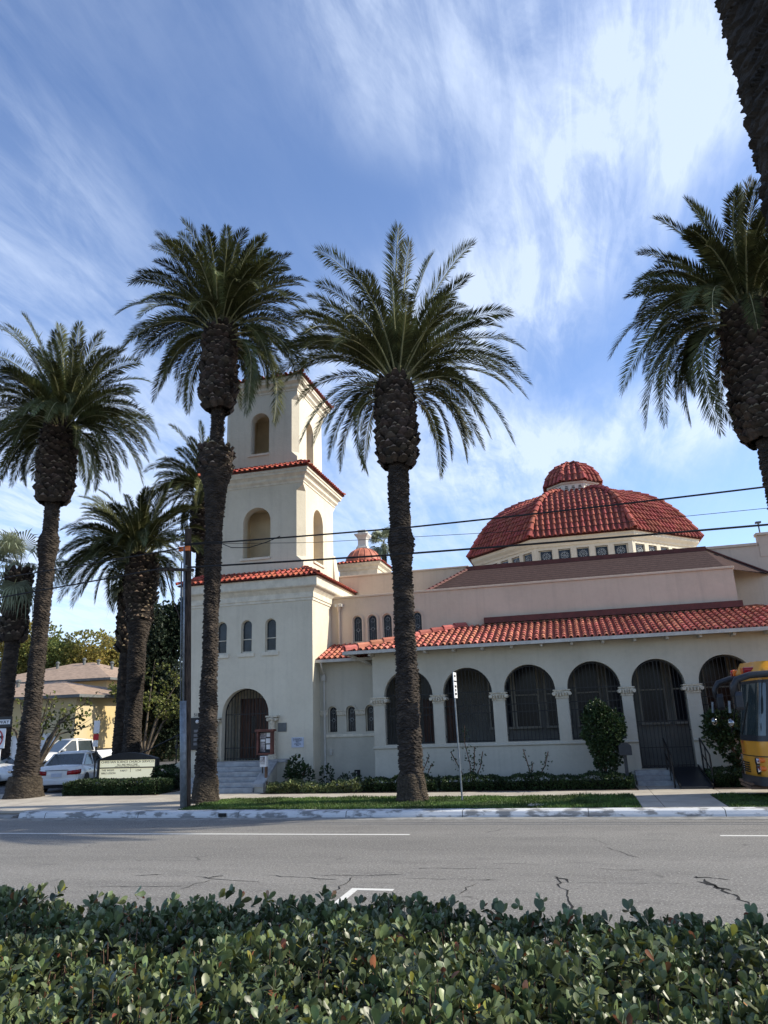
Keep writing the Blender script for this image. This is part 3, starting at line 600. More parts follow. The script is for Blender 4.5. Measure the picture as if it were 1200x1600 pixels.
# ---- stages 2 and 3
def stage(x0, x1, y0, y1, z0, zs0, zs1, z1, ch_, nf, nr, nw):
    """square shaft with chamfered corners between zs0 and zs1; nf = front niche, nr = right niche (centre, sill, spring)"""
    mb = MB()
    def ring(c, z): c = max(c, 1e-4); return [(x0+c, y0, z), (x1-c, y0, z), (x1, y0+c, z), (x1, y1-c, z), (x1-c, y1, z), (x0+c, y1, z), (x0, y1-c, z), (x0, y0+c, z)]
    rs = [ring(0, z0), ring(0, zs0-.25), ring(ch_, zs0), ring(ch_, zs1), ring(0, zs1+.25), ring(0, z1)]
    for i in range(5):
        for k in range(8):
            if i == 2 and k in (0, 2): continue
            if i != 2 and False: continue
            mb.quad(rs[i][k], rs[i][(k+1) % 8], rs[i+1][(k+1) % 8], rs[i+1][k])
    mb.quad(*[rs[-1][k] for k in (0, 1, 4, 5)])
    arch_wall(mb, (0, y0, 0), X3, Y3, x0+ch_, x1-ch_, zs0, zs1, [(nf[0]-nw, nf[0]+nw, nf[1], nf[2], True)], .42)
    arch_wall(mb, (x1, 0, 0), Y3, XM, y0+ch_, y1-ch_, zs0, zs1, [(nr[0]-nw, nr[0]+nw, nr[1], nr[2], True)], .42)
    o = mb.build('tower_stage', m_stucco, ch)
    nb = MB(); niche_box(nb, (0, y0, 0), X3, Y3, nf[0]-nw, nf[0]+nw, nf[1], nf[2], .421); niche_box(nb, (x1, 0, 0), Y3, XM, nr[0]-nw, nr[0]+nw, nr[1], nr[2], .421)
    nb.build('belfry_niche', m_niche, o)
    sb = MB(); sb.box(nf[0]-nw-.12, nf[0]+nw+.02, y0-.06, y0+.3, nf[1]-.10, nf[1]+.004); sb.build('sill', m_trim, o, bevel=.012); sb = MB(); sb.box(x1-.3, x1+.06, nr[0]-nw-.05, nr[0]+nw+.05, nr[1]-.10, nr[1]+.004)
    sb.build('sill', m_trim, o, bevel=.012)
    return o
C2 = [(0, 0), (.03, .01), (.03, .08), (.08, .13), (.12, .17), (.12, .27), (.20, .35), (.26, .38), (.26, .47), (.30, .50), (.30, .60), (.0, .63)]
s2 = stage(-14.42, -10.14, 26.62, 30.75, 8.2, 8.98, 11.80, 12.14, .30, (-12.22, 9.05, 10.60), (28.45, 8.98, 10.75), .62)
cornice(s2, -14.42, -10.14, 26.62, 30.75, [(o, z+12.12) for o, z in C2])
skirt(s2, -14.42, -10.14, 26.62, 30.75, 0.40, 12.77, 0.82, 0.42)
mb = MB(); vs = [(-10.30, 30.35, 8.2), (-10.0, 30.35, 8.2), (-10.0, 31.25, 8.2), (-10.30, 31.25, 8.2), (-10.30, 30.40, 9.75), (-10.135, 30.40, 9.75), (-10.135, 30.78, 9.75), (-10.30, 30.78, 9.75)]
mb.add(vs, [(0, 3, 2, 1), (4, 5, 6, 7), (0, 1, 5, 4), (1, 2, 6, 5), (2, 3, 7, 6), (3, 0, 4, 7)]); mb.build('buttress', m_stucco, s2)
s3 = stage(-14.05, -10.56, 27.02, 30.45, 13.0, 13.72, 16.2, 16.62, .26, (-12.32, 13.80, 15.30), (28.60, 13.65, 15.2), .44)
cornice(s3, -14.05, -10.56, 27.02, 30.45, [(o, z+16.60) for o, z in C2])
mb = MB(); ze, ov, hw, hd = 17.25, .40, 1.745+.40, 1.715+.40; cx, cy = -12.305, 28.735; rise = 0.35
for O, U, Nn, h in (((cx, cy-hd, ze), (1, 0, 0), (0, 1, 0), hw), ((cx+hw, cy, ze), (0, 1, 0), (-1, 0, 0), hd), ((cx-hw, cy, ze), (0, -1, 0), (1, 0, 0), hd), ((cx, cy+hd, ze), (-1, 0, 0), (0, -1, 0), hw)):
    tiles(mb, O, U, Nn, [(0, 0), (hd-.05, rise)], lambda d, h=h: (-max(h-d, .02), max(h-d, .02)), .23, .36, .075)
for sx, sy in ((1, -1), (-1, -1), (1, 1), (-1, 1)): ridge_tiles(mb, [(cx+sx*hw, cy+sy*hd, ze+.04), (cx, cy, ze+rise+.06)], .10, .36)
sf = MB(); sf.rings([rect_loop(-14.05, -10.56, 27.02, 30.45, .38, ze-.03), rect_loop(-14.05, -10.56, 27.02, 30.45, -.2, ze-.03)]); sf.build('soffit', m_pan, s3)
mb.build('tile_roof', [m_tile, m_pan], s3)

# ---- arcade
AX0, AY = -7.20, 26.0
arc = [(-6.78, -4.98), (-4.60, -2.84), (-2.42, -.66), (-.25, 1.51), (1.86, 3.56), (3.99, 5.74), (6.15, 7.90), (8.30, 10.05), (10.45, 12.2)]
ops = [(a, b, .58 if i == 4 else 1.545, 3.24, True) for i, (a, b) in enumerate(arc)]
mb = MB(); arch_wall(mb, (0, AY, 0), X3, Y3, AX0, 14.0, .1, 4.80, ops, .42)
mb.quad((AX0, AY, .1), (AX0, AY+2.6, .1), (AX0, AY+2.6, 4.8), (AX0, AY, 4.8)); mb.quad((14, AY+2.6, .1), (14, AY, .1), (14, AY, 4.8), (14, AY+2.6, 4.8))
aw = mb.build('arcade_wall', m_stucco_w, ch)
mb = MB()
segs = [(AX0-.03, arc[4][0]-.0), (arc[4][1]+.0, 14.0)]
for a, b in segs: mb.rings([[(a, AY-.003, 1.40), (a, AY-.05, 1.43), (a, AY-.05, 1.47), (a, AY-.003, 1.50)], [(b, AY-.003, 1.40), (b, AY-.05, 1.43), (b, AY-.05, 1.47), (b, AY-.003, 1.50)]], 0, True, True)
mb.build('string_course', m_stucco_w, aw)
piers = [(AX0, arc[0][0])]+[(arc[i][1], arc[i+1][0]) for i in range(8)]
for i, (a, b) in enumerate(piers):
    mb = MB(); mb.box(a-.02, b+.02, AY-.03, AY+.445, 2.93, 2.98); mb.rings([rect_loop(a, b, AY, AY+.42, o, z) for o, z in ((.012, 2.98), (.03, 3.03), (.06, 3.10), (.06, 3.16), (.09, 3.18), (.09, 3.215), (.012, 3.22))], 0, True, True)
    for s in ((a-.06), (b+.06)): mb.tube([(s, AY-.09, 3.08), (s, AY+.5, 3.08)], .065, 10)
    for k in range(4): mb.tube([(a+.06+(b-a-.12)*k/3, AY-.075, 3.0), (a+.06+(b-a-.12)*k/3, AY-.095, 3.13)], .03, 6)
    mb.build('capital', m_cap, aw, bevel=.006)
PW = [(-2.75, .40)]+[(c+s*.56, .40) for c in (-1.22, 1.0, 3.22, 5.44, 7.66, 9.9) for s in (-1, 1)]
# porch behind the arcade
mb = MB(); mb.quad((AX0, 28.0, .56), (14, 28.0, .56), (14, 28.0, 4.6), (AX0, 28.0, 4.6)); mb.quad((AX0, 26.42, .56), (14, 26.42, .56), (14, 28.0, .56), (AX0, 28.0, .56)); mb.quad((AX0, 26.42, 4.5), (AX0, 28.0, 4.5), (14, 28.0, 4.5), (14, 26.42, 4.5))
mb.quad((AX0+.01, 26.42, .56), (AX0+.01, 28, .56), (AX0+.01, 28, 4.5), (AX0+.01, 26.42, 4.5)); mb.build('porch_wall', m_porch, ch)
for xc, w in PW:
    f = MB(); f.box(xc-w-.06, xc-w, 27.9, 28.0, 2.0, 4.4); f.box(xc+w, xc+w+.06, 27.9, 28.0, 2.0, 4.4); f.box(xc-w-.08, xc+w+.08, 27.84, 28.0, 1.92, 2.0); f.box(xc-w, xc+w, 27.93, 27.97, 3.1, 3.15)
    wv = f.build('porch_window', m_mull, ch); p = MB(); p.quad((xc-w, 27.96, 2.0), (xc+w, 27.96, 2.0), (xc+w, 27.96, 4.4), (xc-w, 27.96, 4.4)); p.build('pane', m_glass, wv)
mb = MB(); mb.box(-5.75, -4.45, 27.88, 27.99, .57, 3.1)
for i in range(8): mb.box(-5.73+i*.16, -5.60+i*.16, 27.85, 27.88, .6, 3.05)
pd = mb.build('porch_door', m_door, ch); mb = MB(); mb.box(-5.75, -4.45, 27.9, 27.98, 3.12, 4.0); mb.build('transom_glass', m_glass, pd)
# iron grilles and the gate
for i, (a, b) in enumerate(arc):
    c = (a+b)/2; r = (b-a)/2; zb = .62 if i == 4 else 1.56; y = AY+.20; mb = MB()
    arch_ring(mb, (0, y, 0), X3, Y3, c, r-.065, r-.035, 3.24, zb, -.015, .015)
    n = int((b-a-.1)/.128)
    for k in range(1, n+1):
        x = a+.05+(b-a-.1)*k/(n+1); h = 3.24+math.sqrt(max(0, (r-.05)**2-(x-c)**2)); w = .018 if (i == 4 and abs(x-c) < .07) else .0085
        mb.box(x-w, x+w, y-.009, y+.009, zb, h)
    for z in ((.66, 1.22, 2.05) if i == 4 else (zb+.02, 2.52, 2.78, 3.24)): mb.box(a+.05, b-.05, y-.014, y+.014, z, z+.028)
    for z in (1.75, 2.75):
        for x in (a, b-.06): mb.box(x, x+.06, y-.012, y+.012, z, z+.03)
    mb.build('iron_gate' if i == 4 else 'iron_grille', m_iron, ch)
# steps under the gate
mb = MB()
for i in range(3): mb.box(1.62, 3.55, 25.15+i*.28, 25.995 if i < 2 else 26.4, .1, .149+(i+1)*.137)
mb.build('gate_steps', m_step, ch, bevel=.01)

# ---- wing between tower and arcade
mb = MB(); arch_wall(mb, (0, 27.0, 0), X3, Y3, -9.62, -7.19, .1, 4.75, [(-9.30, -8.93, 2.03, 2.80, True), (-8.56, -8.19, 2.03, 2.80, True), (-7.80, -7.43, 2.03, 2.80, True)], .2)
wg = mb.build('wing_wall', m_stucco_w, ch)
mb = MB(); mb.box(-9.42, -7.2, 26.95, 26.998, 1.84, 1.95); mb.build('sill', m_trim, wg, bevel=.01)
for c in (-9.115, -8.375, -7.615): mb = MB(); arch_ring(mb, (0, 27, 0), X3, Y3, c, .186, .25, 2.80, None, -.04, -.002); mb.build('arch_moulding', m_stucco_w, wg)
for a, b in ((-9.60, -9.32), (-8.90, -8.58), (-8.16, -7.82), (-7.40, -7.2)):
    mb = MB(); mb.rings([rect_loop(a, b, 26.96, 27, o, z) for o, z in ((0, 2.62), (.03, 2.66), (.03, 2.78), (.05, 2.80), (.05, 2.84))], 0, True, True); mb.build('capital', m_cap, wg)
def stained(parent, O, U, Nn, c, zb, zs, r, d, fr=.035):
    f = MB(); arch_ring(f, O, U, Nn, c, r-fr, r-.002, zs, zb, d, d+.06); w = f.build('window', m_trim, parent)
    p = MB(); arch_pane(p, O, U, Nn, c-r+fr, c+r-fr, zb, zs, d+.04); p.build('pane', m_glass, w)
    l = MB(); Ov, Uv, Nv = Vector(O), Vector(U), Vector(Nn); P = lambda u, z: Ov+Uv*u+Vector((0, 0, z))+Nv*(d+.03)
    h = zs+r-zb; zm = zb+h*.45; q = (r-fr)
    def ln(a, b, t=.008): l.beam(P(*a), P(*b), t, t)
    for s in (-1, 1): ln((c+s*q*.45, zb), (c+s*q*.45, zs), .006)
    ln((c, zb), (c, zm-q*.5), .006); ln((c, zm+q*.5), (c, zs+q*.9), .006)
    for a0, a1 in (((0, -.5), (.45, 0)), ((.45, 0), (0, .5)), ((0, .5), (-.45, 0)), ((-.45, 0), (0, -.5))): ln((c+a0[0]*q, zm+a0[1]*q), (c+a1[0]*q, zm+a1[1]*q), .014)
    ln((c-q, zm), (c-q*.45, zm), .006); ln((c+q*.45, zm), (c+q, zm), .006)
    for k in range(8): ln((c+q*.5*math.cos(k*math.pi/4), zs-.02+q*.5*math.sin(k*math.pi/4)), (c+q*.5*math.cos((k+1)*math.pi/4), zs-.02+q*.5*math.sin((k+1)*math.pi/4)), .010)
    l.build('leading', m_lead, w)
for c in (-9.115, -8.375, -7.615): stained(wg, (0, 27, 0), X3, Y3, c, 2.04, 2.80, .183, .10)
mb = MB(); tiles(mb, (-8.45, 26.55, 4.74), X3, Y3, [(0, 0), (1.95, .72)], lambda d: (-1.15, 1.3), .23, .36, .075); mb.build('tile_roof', [m_tile_b, m_pan], wg)
mb = MB(); mb.box(-9.62, -7.3, 26.44, 26.56, 4.62, 4.73); mb.box(-9.6, -7.3, 26.56, 27.0, 4.70, 4.72); mb.build('gutter', m_gutter, wg)
mb = MB(); mb.tube([(-9.40, 26.5, 4.62), (-9.40, 26.6, 4.45), (-9.42, 26.93, 4.2), (-9.42, 26.93, .2)], .045, 10)
mb.box(-9.50, -9.34, 26.84, 26.998, 3.95, 4.15); mb.build('downspout', m_gutter, wg)
mb = MB(); mb.box(-8.28, -8.06, 26.97, 27.02, .32, .66, 0); mb.box(-8.22, -8.18, 26.94, 26.97, .34, .60, 1); mb.build('wall_vent', [m_black, m_gutter], wg); mb = MB(); mb.box(-9.22, -9.12, 26.9, 26.998, 1.2, 1.42); mb.build('meter_box', m_gutter, wg)

# ---- arcade roof
ex0, ey, ez = -8.05, 25.42, 4.88
mb = MB(); run, rise = 3.08, 1.0
tiles(mb, (0, ey, ez), X3, Y3, [(0, 0), (run, rise)], lambda d: (ex0+d*1.33, 14.5), .235, .37, .078)
tiles(mb, (ex0, 27.6, ez), (0, -1, 0), X3, [(0, 0), (4.0, rise)], lambda d: (-1.0, 2.18-d/1.33), .235, .37, .078)
ridge_tiles(mb, [(ex0-.02, ey, ez+.05), (ex0+run*1.33, ey+run, ez+rise+.05)], .15, .50)
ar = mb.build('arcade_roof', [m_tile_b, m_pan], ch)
mb = MB(); mb.box(ex0-.05, 14.5, ey-.16, ey-.02, ez-.12, ez-.005); mb.box(ex0-.12, ex0, ey-.02, 27.6, ez-.12, ez-.005); mb.box(ex0+.001, 14.5, ey-.01, AY+.1, ez-.06, ez-.04); mb.build('gutter', m_gutter, ar)
x = -7.15; i = 0
while x < 13:
    mb = MB(); mb.box(x-.045, x+.045, ey+.02, AY, ez-.20, ez-.065); mb.build('rafter_tail', m_gutter, ar); x += 1.03; i += 1
mb = MB(); mb.beam((-7.98, 25.5, 4.78), (-7.22, 26.9, 4.35), .08); mb.beam((-7.98, 26.9, 4.7), (-7.22, 26.9, 4.35), .08); mb.build('eave_bracket', m_gutter, ar)
# ---- upper wall block (pink) and hipped shingle roof
mb = MB(); arch_wall(mb, (0, 28.5, 0), X3, Y3, -9.7, 6.15, 4.5, 7.38, [(c-.2, c+.2, 5.55, 6.42, True) for c in (-8.47, -7.83, -7.19, -6.55, -5.93)], .22)
mb.quad((6.15, 28.5, 4.5), (6.15, 31, 4.5), (6.15, 31, 7.38), (6.15, 28.5, 7.38)); mb.quad((-9.7, 31, 4.5), (-9.7, 28.5, 4.5), (-9.7, 28.5, 7.38), (-9.7, 31, 7.38)); mb.quad((-9.7, 28.5, 7.381), (6.15, 28.5, 7.381), (6.15, 31.0, 7.381), (-9.7, 31.0, 7.381))
up = mb.build('upper_wall', m_pink, ch)
mb = MB(); mb.box(-9.7, 6.19, 28.44, 28.70, 7.385, 7.47); mb.build('parapet_cap', m_pink, up, bevel=.015); mb = MB(); mb.box(6.02, 6.22, 28.702, 31.0, 7.385, 7.47); mb.build('parapet_cap', m_pink, up, bevel=.015)
for c in (-8.47, -7.83, -7.19, -6.55, -5.93):
    for r0, r1, d0 in ((.201, .255, -.05), (.257, .30, -.025)): mb = MB(); arch_ring(mb, (0, 28.5, 0), X3, Y3, c, r0, r1, 6.42, 5.4, d0, -.002); mb.build('arch_moulding', m_tan, up)
for c in (-8.47, -7.83, -7.19, -6.55, -5.93): stained(up, (0, 28.5, 0), X3, Y3, c, 5.56, 6.42, .198, .06, .03)
mb = MB(); mb.tube([(-9.25, 28.42, 6.85), (-9.25, 28.42, 5.3)], .05, 10); mb.lathe((-9.25, 28.38, 6.82), [(.05, 0), (.07, .1), (.12, .2), (.12, .34)], 8); mb.build('downspout', m_pink, up)
mb = MB(); mb.box(-9.36, -9.08, 28.28, 28.46, 7.02, 7.14); mb.box(-9.38, -9.30, 28.24, 28.30, 7.03, 7.13); mb.build('security_camera', m_wtrim, up)
mb = MB(); mb.box(6.152, 6.30, 29.55, 29.85, 6.85, 7.2); mb.tube([(6.23, 29.7, 6.85), (6.23, 29.7, 6.2)], .06, 10); mb.build('scupper', m_pink, up, bevel=.02)
mb = MB(); mb.tube([(6.23, 29.7, 6.15), (6.25, 29.6, 6.05), (6.9, 29.3, 6.05), (6.9, 28.3, 5.9)], .05, 8); mb.box(-3.2, 6.25, 28.30, 28.497, 5.93, 6.16); mb.box(6.26, 14, 30.6, 30.99, 5.9, 6.2); mb.build('flashing', m_flash, up)
mb = MB(); zE, zR = 7.42, 8.66; a = (-5.55, 28.72, zE); b = (6.02, 28.72, zE); c = (5.75, 31.0, zR); d = (-4.05, 31.0, zR)
mb.quad(a, b, c, d); mb.quad(b, (8.0, 31.0, zE+.02), (8.0, 31.01, zE+.02), c)
mb.add([b, (8.0, 31.0, 7.5), c], [(0, 1, 2)]); mb.add([(-5.55, 28.72, zE), d, (-6.3, 31.0, zE)], [(0, 1, 2)]); sh = mb.build('shingle_roof', m_shingle, ch)
mb = MB(); mb.box(-4.1, 5.8, 30.93, 31.08, 8.62, 8.80); ridge_tiles(mb, [(-5.55, 28.70, zE+.01), (-4.05, 31.0, zR+.01)], .07, .25); mb.beam((5.78, 31.0, 8.70), (8.0, 31.0, 7.52), .14, .05); mb.build('ridge_flashing', m_flash, sh)
# ---- main block behind, parapets
mb = MB(); mb.box(-10.25, 14.0, 31.02, 48, .1, 8.55); mb.box(-10.25, -4.1, 31.021, 31.3, 8.551, 8.78); mb.box(5.8, 7.80, 31.021, 31.3, 8.551, 8.66); mb.box(7.801, 14, 31.0, 31.3, 8.2, 9.06)
bl = mb.build('main_hall_wall', m_tan, ch)
mb = MB(); mb.box(-10.3, -4.0, 30.97, 31.35, 8.785, 8.86); mb.build('parapet_cap', m_tan, bl, bevel=.015); mb = MB(); mb.box(5.7, 7.74, 30.97, 31.35, 8.665, 8.78); mb.build('parapet_cap', m_tan, bl, bevel=.015); mb = MB(); mb.box(7.75, 14, 30.94, 31.35, 9.065, 9.18); mb.build('parapet_cap', m_tan, bl, bevel=.015)
mb = MB(); mb.quad((7.0, 31.01, 4.5), (14, 31.01, 4.5), (14, 31.01, 6.0), (7.0, 31.01, 6.0)); mb.build('rear_wall', m_pink, bl)
mb = MB(); mb.tube([(7.95, 31.1, 9.18), (7.95, 31.1, 9.6)], .03, 8); mb.box(7.85, 8.05, 31.0, 31.2, 9.6, 9.66); mb.build('vent_pipe', m_fascia, bl)

# ---- drum, dome, lantern
DC = (1.08, 41.0)
mb = MB(); AP = 5.62
mb.rings([oct_loop(DC, AP, z) for z in (8.4, 9.45)], 0); mb.rings([oct_loop(DC, a, z) for a, z in ((AP, 9.45), (AP+.08, 9.46), (AP+.08, 9.52), (AP, 9.53))])
mb.rings([oct_loop(DC, a, z) for a, z in ((AP-.10, 9.53), (AP-.10, 10.18))]); mb.rings([oct_loop(DC, a, z) for a, z in ((AP, 10.18), (AP, 10.32), (AP+.06, 10.34), (AP+.10, 10.44), (AP+.22, 10.54), (AP+.26, 10.58), (AP+.26, 10.70), (AP+.30, 10.72), (AP-.3, 10.76))])
dm = mb.build('drum', m_stucco, ch)
fw = AP*math.tan(math.pi/8)
for k in range(8):
    ang = -math.pi/2+k*math.pi/4; Nn = Vector((math.cos(ang), math.sin(ang), 0)); U = Vector((-Nn.y, Nn.x, 0)); O = Vector((*DC, 0))
    for j in range(6):
        mb = MB()
        u = -fw+.12+j*(2*fw-.24)/5
        a0, a1 = u-.14, u+.14
        if j == 0: a0, a1 = -fw+.0, -fw+.2
        if j == 5: a0, a1 = fw-.2, fw
        vs = [O+U*uu+Nn*dd+Vector((0, 0, z)) for z in (9.53, 10.18) for uu, dd in ((a0, AP), (a1, AP), (a1, AP-.10), (a0, AP-.10))]
        mb.add(vs, [(0, 1, 5, 4), (1, 2, 6, 5), (3, 0, 4, 7), (2, 3, 7, 6)]); mb.build('pilaster', m_stucco, dm)
wf = None
for k in range(8):
    ang = -math.pi/2+k*math.pi/4; Nn = Vector((math.cos(ang), math.sin(ang), 0)); U = Vector((-Nn.y, Nn.x, 0)); O = Vector((*DC, 0))
    if Nn.y > .3: continue
    for j in range(5):
        u = -fw+.12+(j+.5)*(2*fw-.24)/5; h = .27; zc = 9.86
        P = lambda a, z, d: O+U*a+Nn*(AP-.10+d)+Vector((0, 0, z))
        mb = MB(); mb.quad(P(u-h, zc-h, .02), P(u+h, zc-h, .02), P(u+h, zc+h, .02), P(u-h, zc+h, .02), 0)
        for t in range(4):
            a = t*math.pi/4; mb.beam(P(u-.22*math.cos(a), zc-.22*math.sin(a), .035), P(u+.22*math.cos(a), zc+.22*math.sin(a), .035), .022, .02, 1)
        for t in range(8):
            a, b = t*math.pi/4+math.pi/8-.35, t*math.pi/4+math.pi/8+.35
            mb.beam(P(u+.12*math.cos(a), zc+.12*math.sin(a), .035), P(u+.21*math.cos((a+b)/2), zc+.21*math.sin((a+b)/2), .035), .018, .02, 1)
            mb.beam(P(u+.12*math.cos(b), zc+.12*math.sin(b), .035), P(u+.21*math.cos((a+b)/2), zc+.21*math.sin((a+b)/2), .035), .018, .02, 1)
        mb.build('rosette_window', [m_glass2, m_lead], dm)
DP = [(6.02, 10.78), (5.78, 11.22), (5.42, 11.82), (5.00, 12.42), (4.48, 12.98), (3.84, 13.46), (3.10, 13.84), (2.25, 14.12), (1.45, 14.28)]
mb = MB()
for k in range(8):
    ang = -math.pi/2+k*math.pi/4; N_ = Vector((-math.cos(ang), -math.sin(ang), 0)); U = Vector((N_.y, -N_.x, 0))
    O = Vector((*DC, 0))-N_*6.02
    tiles(mb, O, U, N_, [(6.02-r, z) for r, z in DP], lambda d: (-(6.02-d)*math.tan(math.pi/8), (6.02-d)*math.tan(math.pi/8)), .27, .38, .085, lift=.04)
for k in range(8):
    a = -math.pi/2+math.pi/8+k*math.pi/4
    ridge_tiles(mb, [(DC[0]+r/math.cos(math.pi/8)*math.cos(a), DC[1]+r/math.cos(math.pi/8)*math.sin(a), z+.05) for r, z in DP], .15, .45)
mb.rings([oct_loop(DC, 6.0, 10.74), oct_loop(DC, 5.5, 10.74)], 1)
dome = mb.build('dome', [m_tile_d, m_pan], ch)
mb = MB(); mb.rings([oct_loop(DC, a, z) for a, z in ((1.38, 14.1), (1.38, 14.78), (1.44, 14.82), (1.47, 14.90), (1.3, 14.94))]); ln = mb.build('lantern', m_trim, ch)
mb = MB()
for k in range(8):
    ang = -math.pi/2+k*math.pi/4; Nn = Vector((math.cos(ang), math.sin(ang), 0)); U = Vector((-Nn.y, Nn.x, 0)); O = Vector((*DC, 0))
    for j in (-1, 0, 1):
        for q in range(3):
            P = [O+U*(j*.37+uu)+Nn*1.385+Vector((0, 0, 14.44+q*.09+zz)) for uu, zz in ((-.12+q*.02, 0), (.12-q*.02, 0), (.10-q*.02, .055), (-.10+q*.02, .055))]; mb.add(P, [(0, 1, 2, 3)])
mb.build('louvre', m_black, ln)
LP = [(1.56, 14.92), (1.47, 15.28), (1.25, 15.70), (.88, 16.08), (.43, 16.32), (.05, 16.42)]
mb = MB()
for k in range(8):
    ang = -math.pi/2+k*math.pi/4; N_ = Vector((-math.cos(ang), -math.sin(ang), 0)); U = Vector((N_.y, -N_.x, 0)); O = Vector((*DC, 0))-N_*1.56
    tiles(mb, O, U, N_, [(1.56-r, z) for r, z in LP], lambda d: (-(1.56-d)*math.tan(math.pi/8), (1.56-d)*math.tan(math.pi/8)), .33, .40, .10, lift=.04)
    a = ang+math.pi/8; ridge_tiles(mb, [(DC[0]+r/math.cos(math.pi/8)*math.cos(a), DC[1]+r/math.cos(math.pi/8)*math.sin(a), z+.03) for r, z in LP], .11, .4)
mb.lathe((*DC, 16.37), [(.16, 0), (.12, .08), (.03, .15)], 8); mb.rings([oct_loop(DC, 1.53, 14.91), oct_loop(DC, 1.2, 14.89)], 1)
mb.build('lantern_roof', [m_tile_d, m_pan], ln)
# ---- small cupola with a chimney-like finial
cc = (-10.05, 35.2)
mb = MB(); mb.box(cc[0]-1.0, cc[0]+1.0, 34.2, 36.2, 8.4, 9.75); mb.rings([rect_loop(cc[0]-1, cc[0]+1, 34.2, 36.2, o, z) for o, z in ((.0, 9.75), (.05, 9.78), (.08, 9.9), (.2, 10.0), (.24, 10.1), (0, 10.12))], 0, False, True); cu = mb.build('cupola_base', m_trim, ch)
mb = MB(); hw = 1.28
for O, U, Nn in (((cc[0], 35.2-hw, 10.10), X3, Y3), ((cc[0]+hw, 35.2, 10.10), Y3, XM), ((cc[0]-hw, 35.2, 10.10), (0, -1, 0), X3), ((cc[0], 35.2+hw, 10.10), XM, (0, -1, 0))): tiles(mb, O, U, Nn, [(0, 0), (.5, .16)], lambda d: (-hw+d, hw-d), .2, .5, .07)
mb.build('tile_roof', [m_tile, m_pan], cu)
mb = MB(); mb.lathe((*cc, 10.2), [(.98, 0), (.96, .15), (.86, .42), (.66, .68), (.38, .85), (.26, .9)], 32)
for k in range(16):
    a = k*math.pi/8; mb.tube([(cc[0]+r*math.cos(a), cc[1]+r*math.sin(a), 10.2+z) for r, z in ((.99, 0), (.97, .15), (.87, .42), (.67, .68), (.39, .85))], .018, 5)
mb.build('cupola_dome', m_ctile, cu, True)
mb = MB(); sq = lambda r, z: [(cc[0]-r, cc[1]-r, z), (cc[0]+r, cc[1]-r, z), (cc[0]+r, cc[1]+r, z), (cc[0]-r, cc[1]+r, z)]
mb.rings([sq(r, z) for r, z in ((.30, 10.9), (.30, 11.12), (.25, 11.2), (.22, 11.28), (.22, 11.55), (.26, 11.66), (.36, 11.78), (.38, 11.86), (.22, 11.87), (.22, 12.08))], 0, True, True); mb.build('finial', m_wtrim, cu)

# ================================================================== PALMS
def trunk_mesh(name, x, y, prof, mats, parent, h=0.085, k=9, amp=0.046, seed=0, nz_per=9, na=112, rough=0.035, smooth=False):
    r_ = np.random.default_rng(seed)
    zs = np.arange(prof[0][0], prof[-1][0], h/nz_per); pz = np.array([p[0] for p in prof]); pr = np.array([p[1] for p in prof])
    # smooth interpolation of the radius profile
    rr = np.interp(zs, pz, pr); ker = np.ones(15)/15; rr = np.convolve(np.pad(rr, 7, 'edge'), ker, 'valid')-amp*.75
    th = np.arange(na)/na*2*np.pi; Zg, Tg = np.meshgrid(zs, th, indexing='ij')
    wob = 0.35*np.sin(Tg*3+Zg*2.1+seed)+0.25*np.sin(Tg*7-Zg*3.3)
    row = Zg/h+wob
    tri = np.abs(((Tg*k/(2*np.pi)+0.5*np.floor(row)) % 1)*2-1)
    ph = row+0.55*tri; fr = ph % 1.0
    cell = np.floor(ph)*13.7+np.floor(Tg*k/(2*np.pi)+0.5*np.floor(row))*7.3
    rnd = (np.sin(cell*12.9898)*43758.5453) % 1.0
    A = amp*(0.45+1.1*rnd)
    disp = A*(1-fr)**1.3*1.2+rough*(np.sin(Tg*2+Zg*.9+seed)+.7*np.sin(Tg*5+Zg*2.7+seed*2))*.5
    disp += r_.normal(0, amp*.10, disp.shape)
    Rr = rr[:, None]+disp
    V = np.stack([x+Rr*np.cos(Tg), y+Rr*np.sin(Tg), Zg], -1).reshape(-1, 3)
    n = len(zs); i = np.arange(n-1)[:, None]*na; j = np.arange(na)[None]; j2 = (j+1) % na
    F = np.stack([i+j, i+j2, i+na+j2, i+na+j], -1).reshape(-1, 4)
    return mesh_obj(name, V, F, mats, parent, smooth)
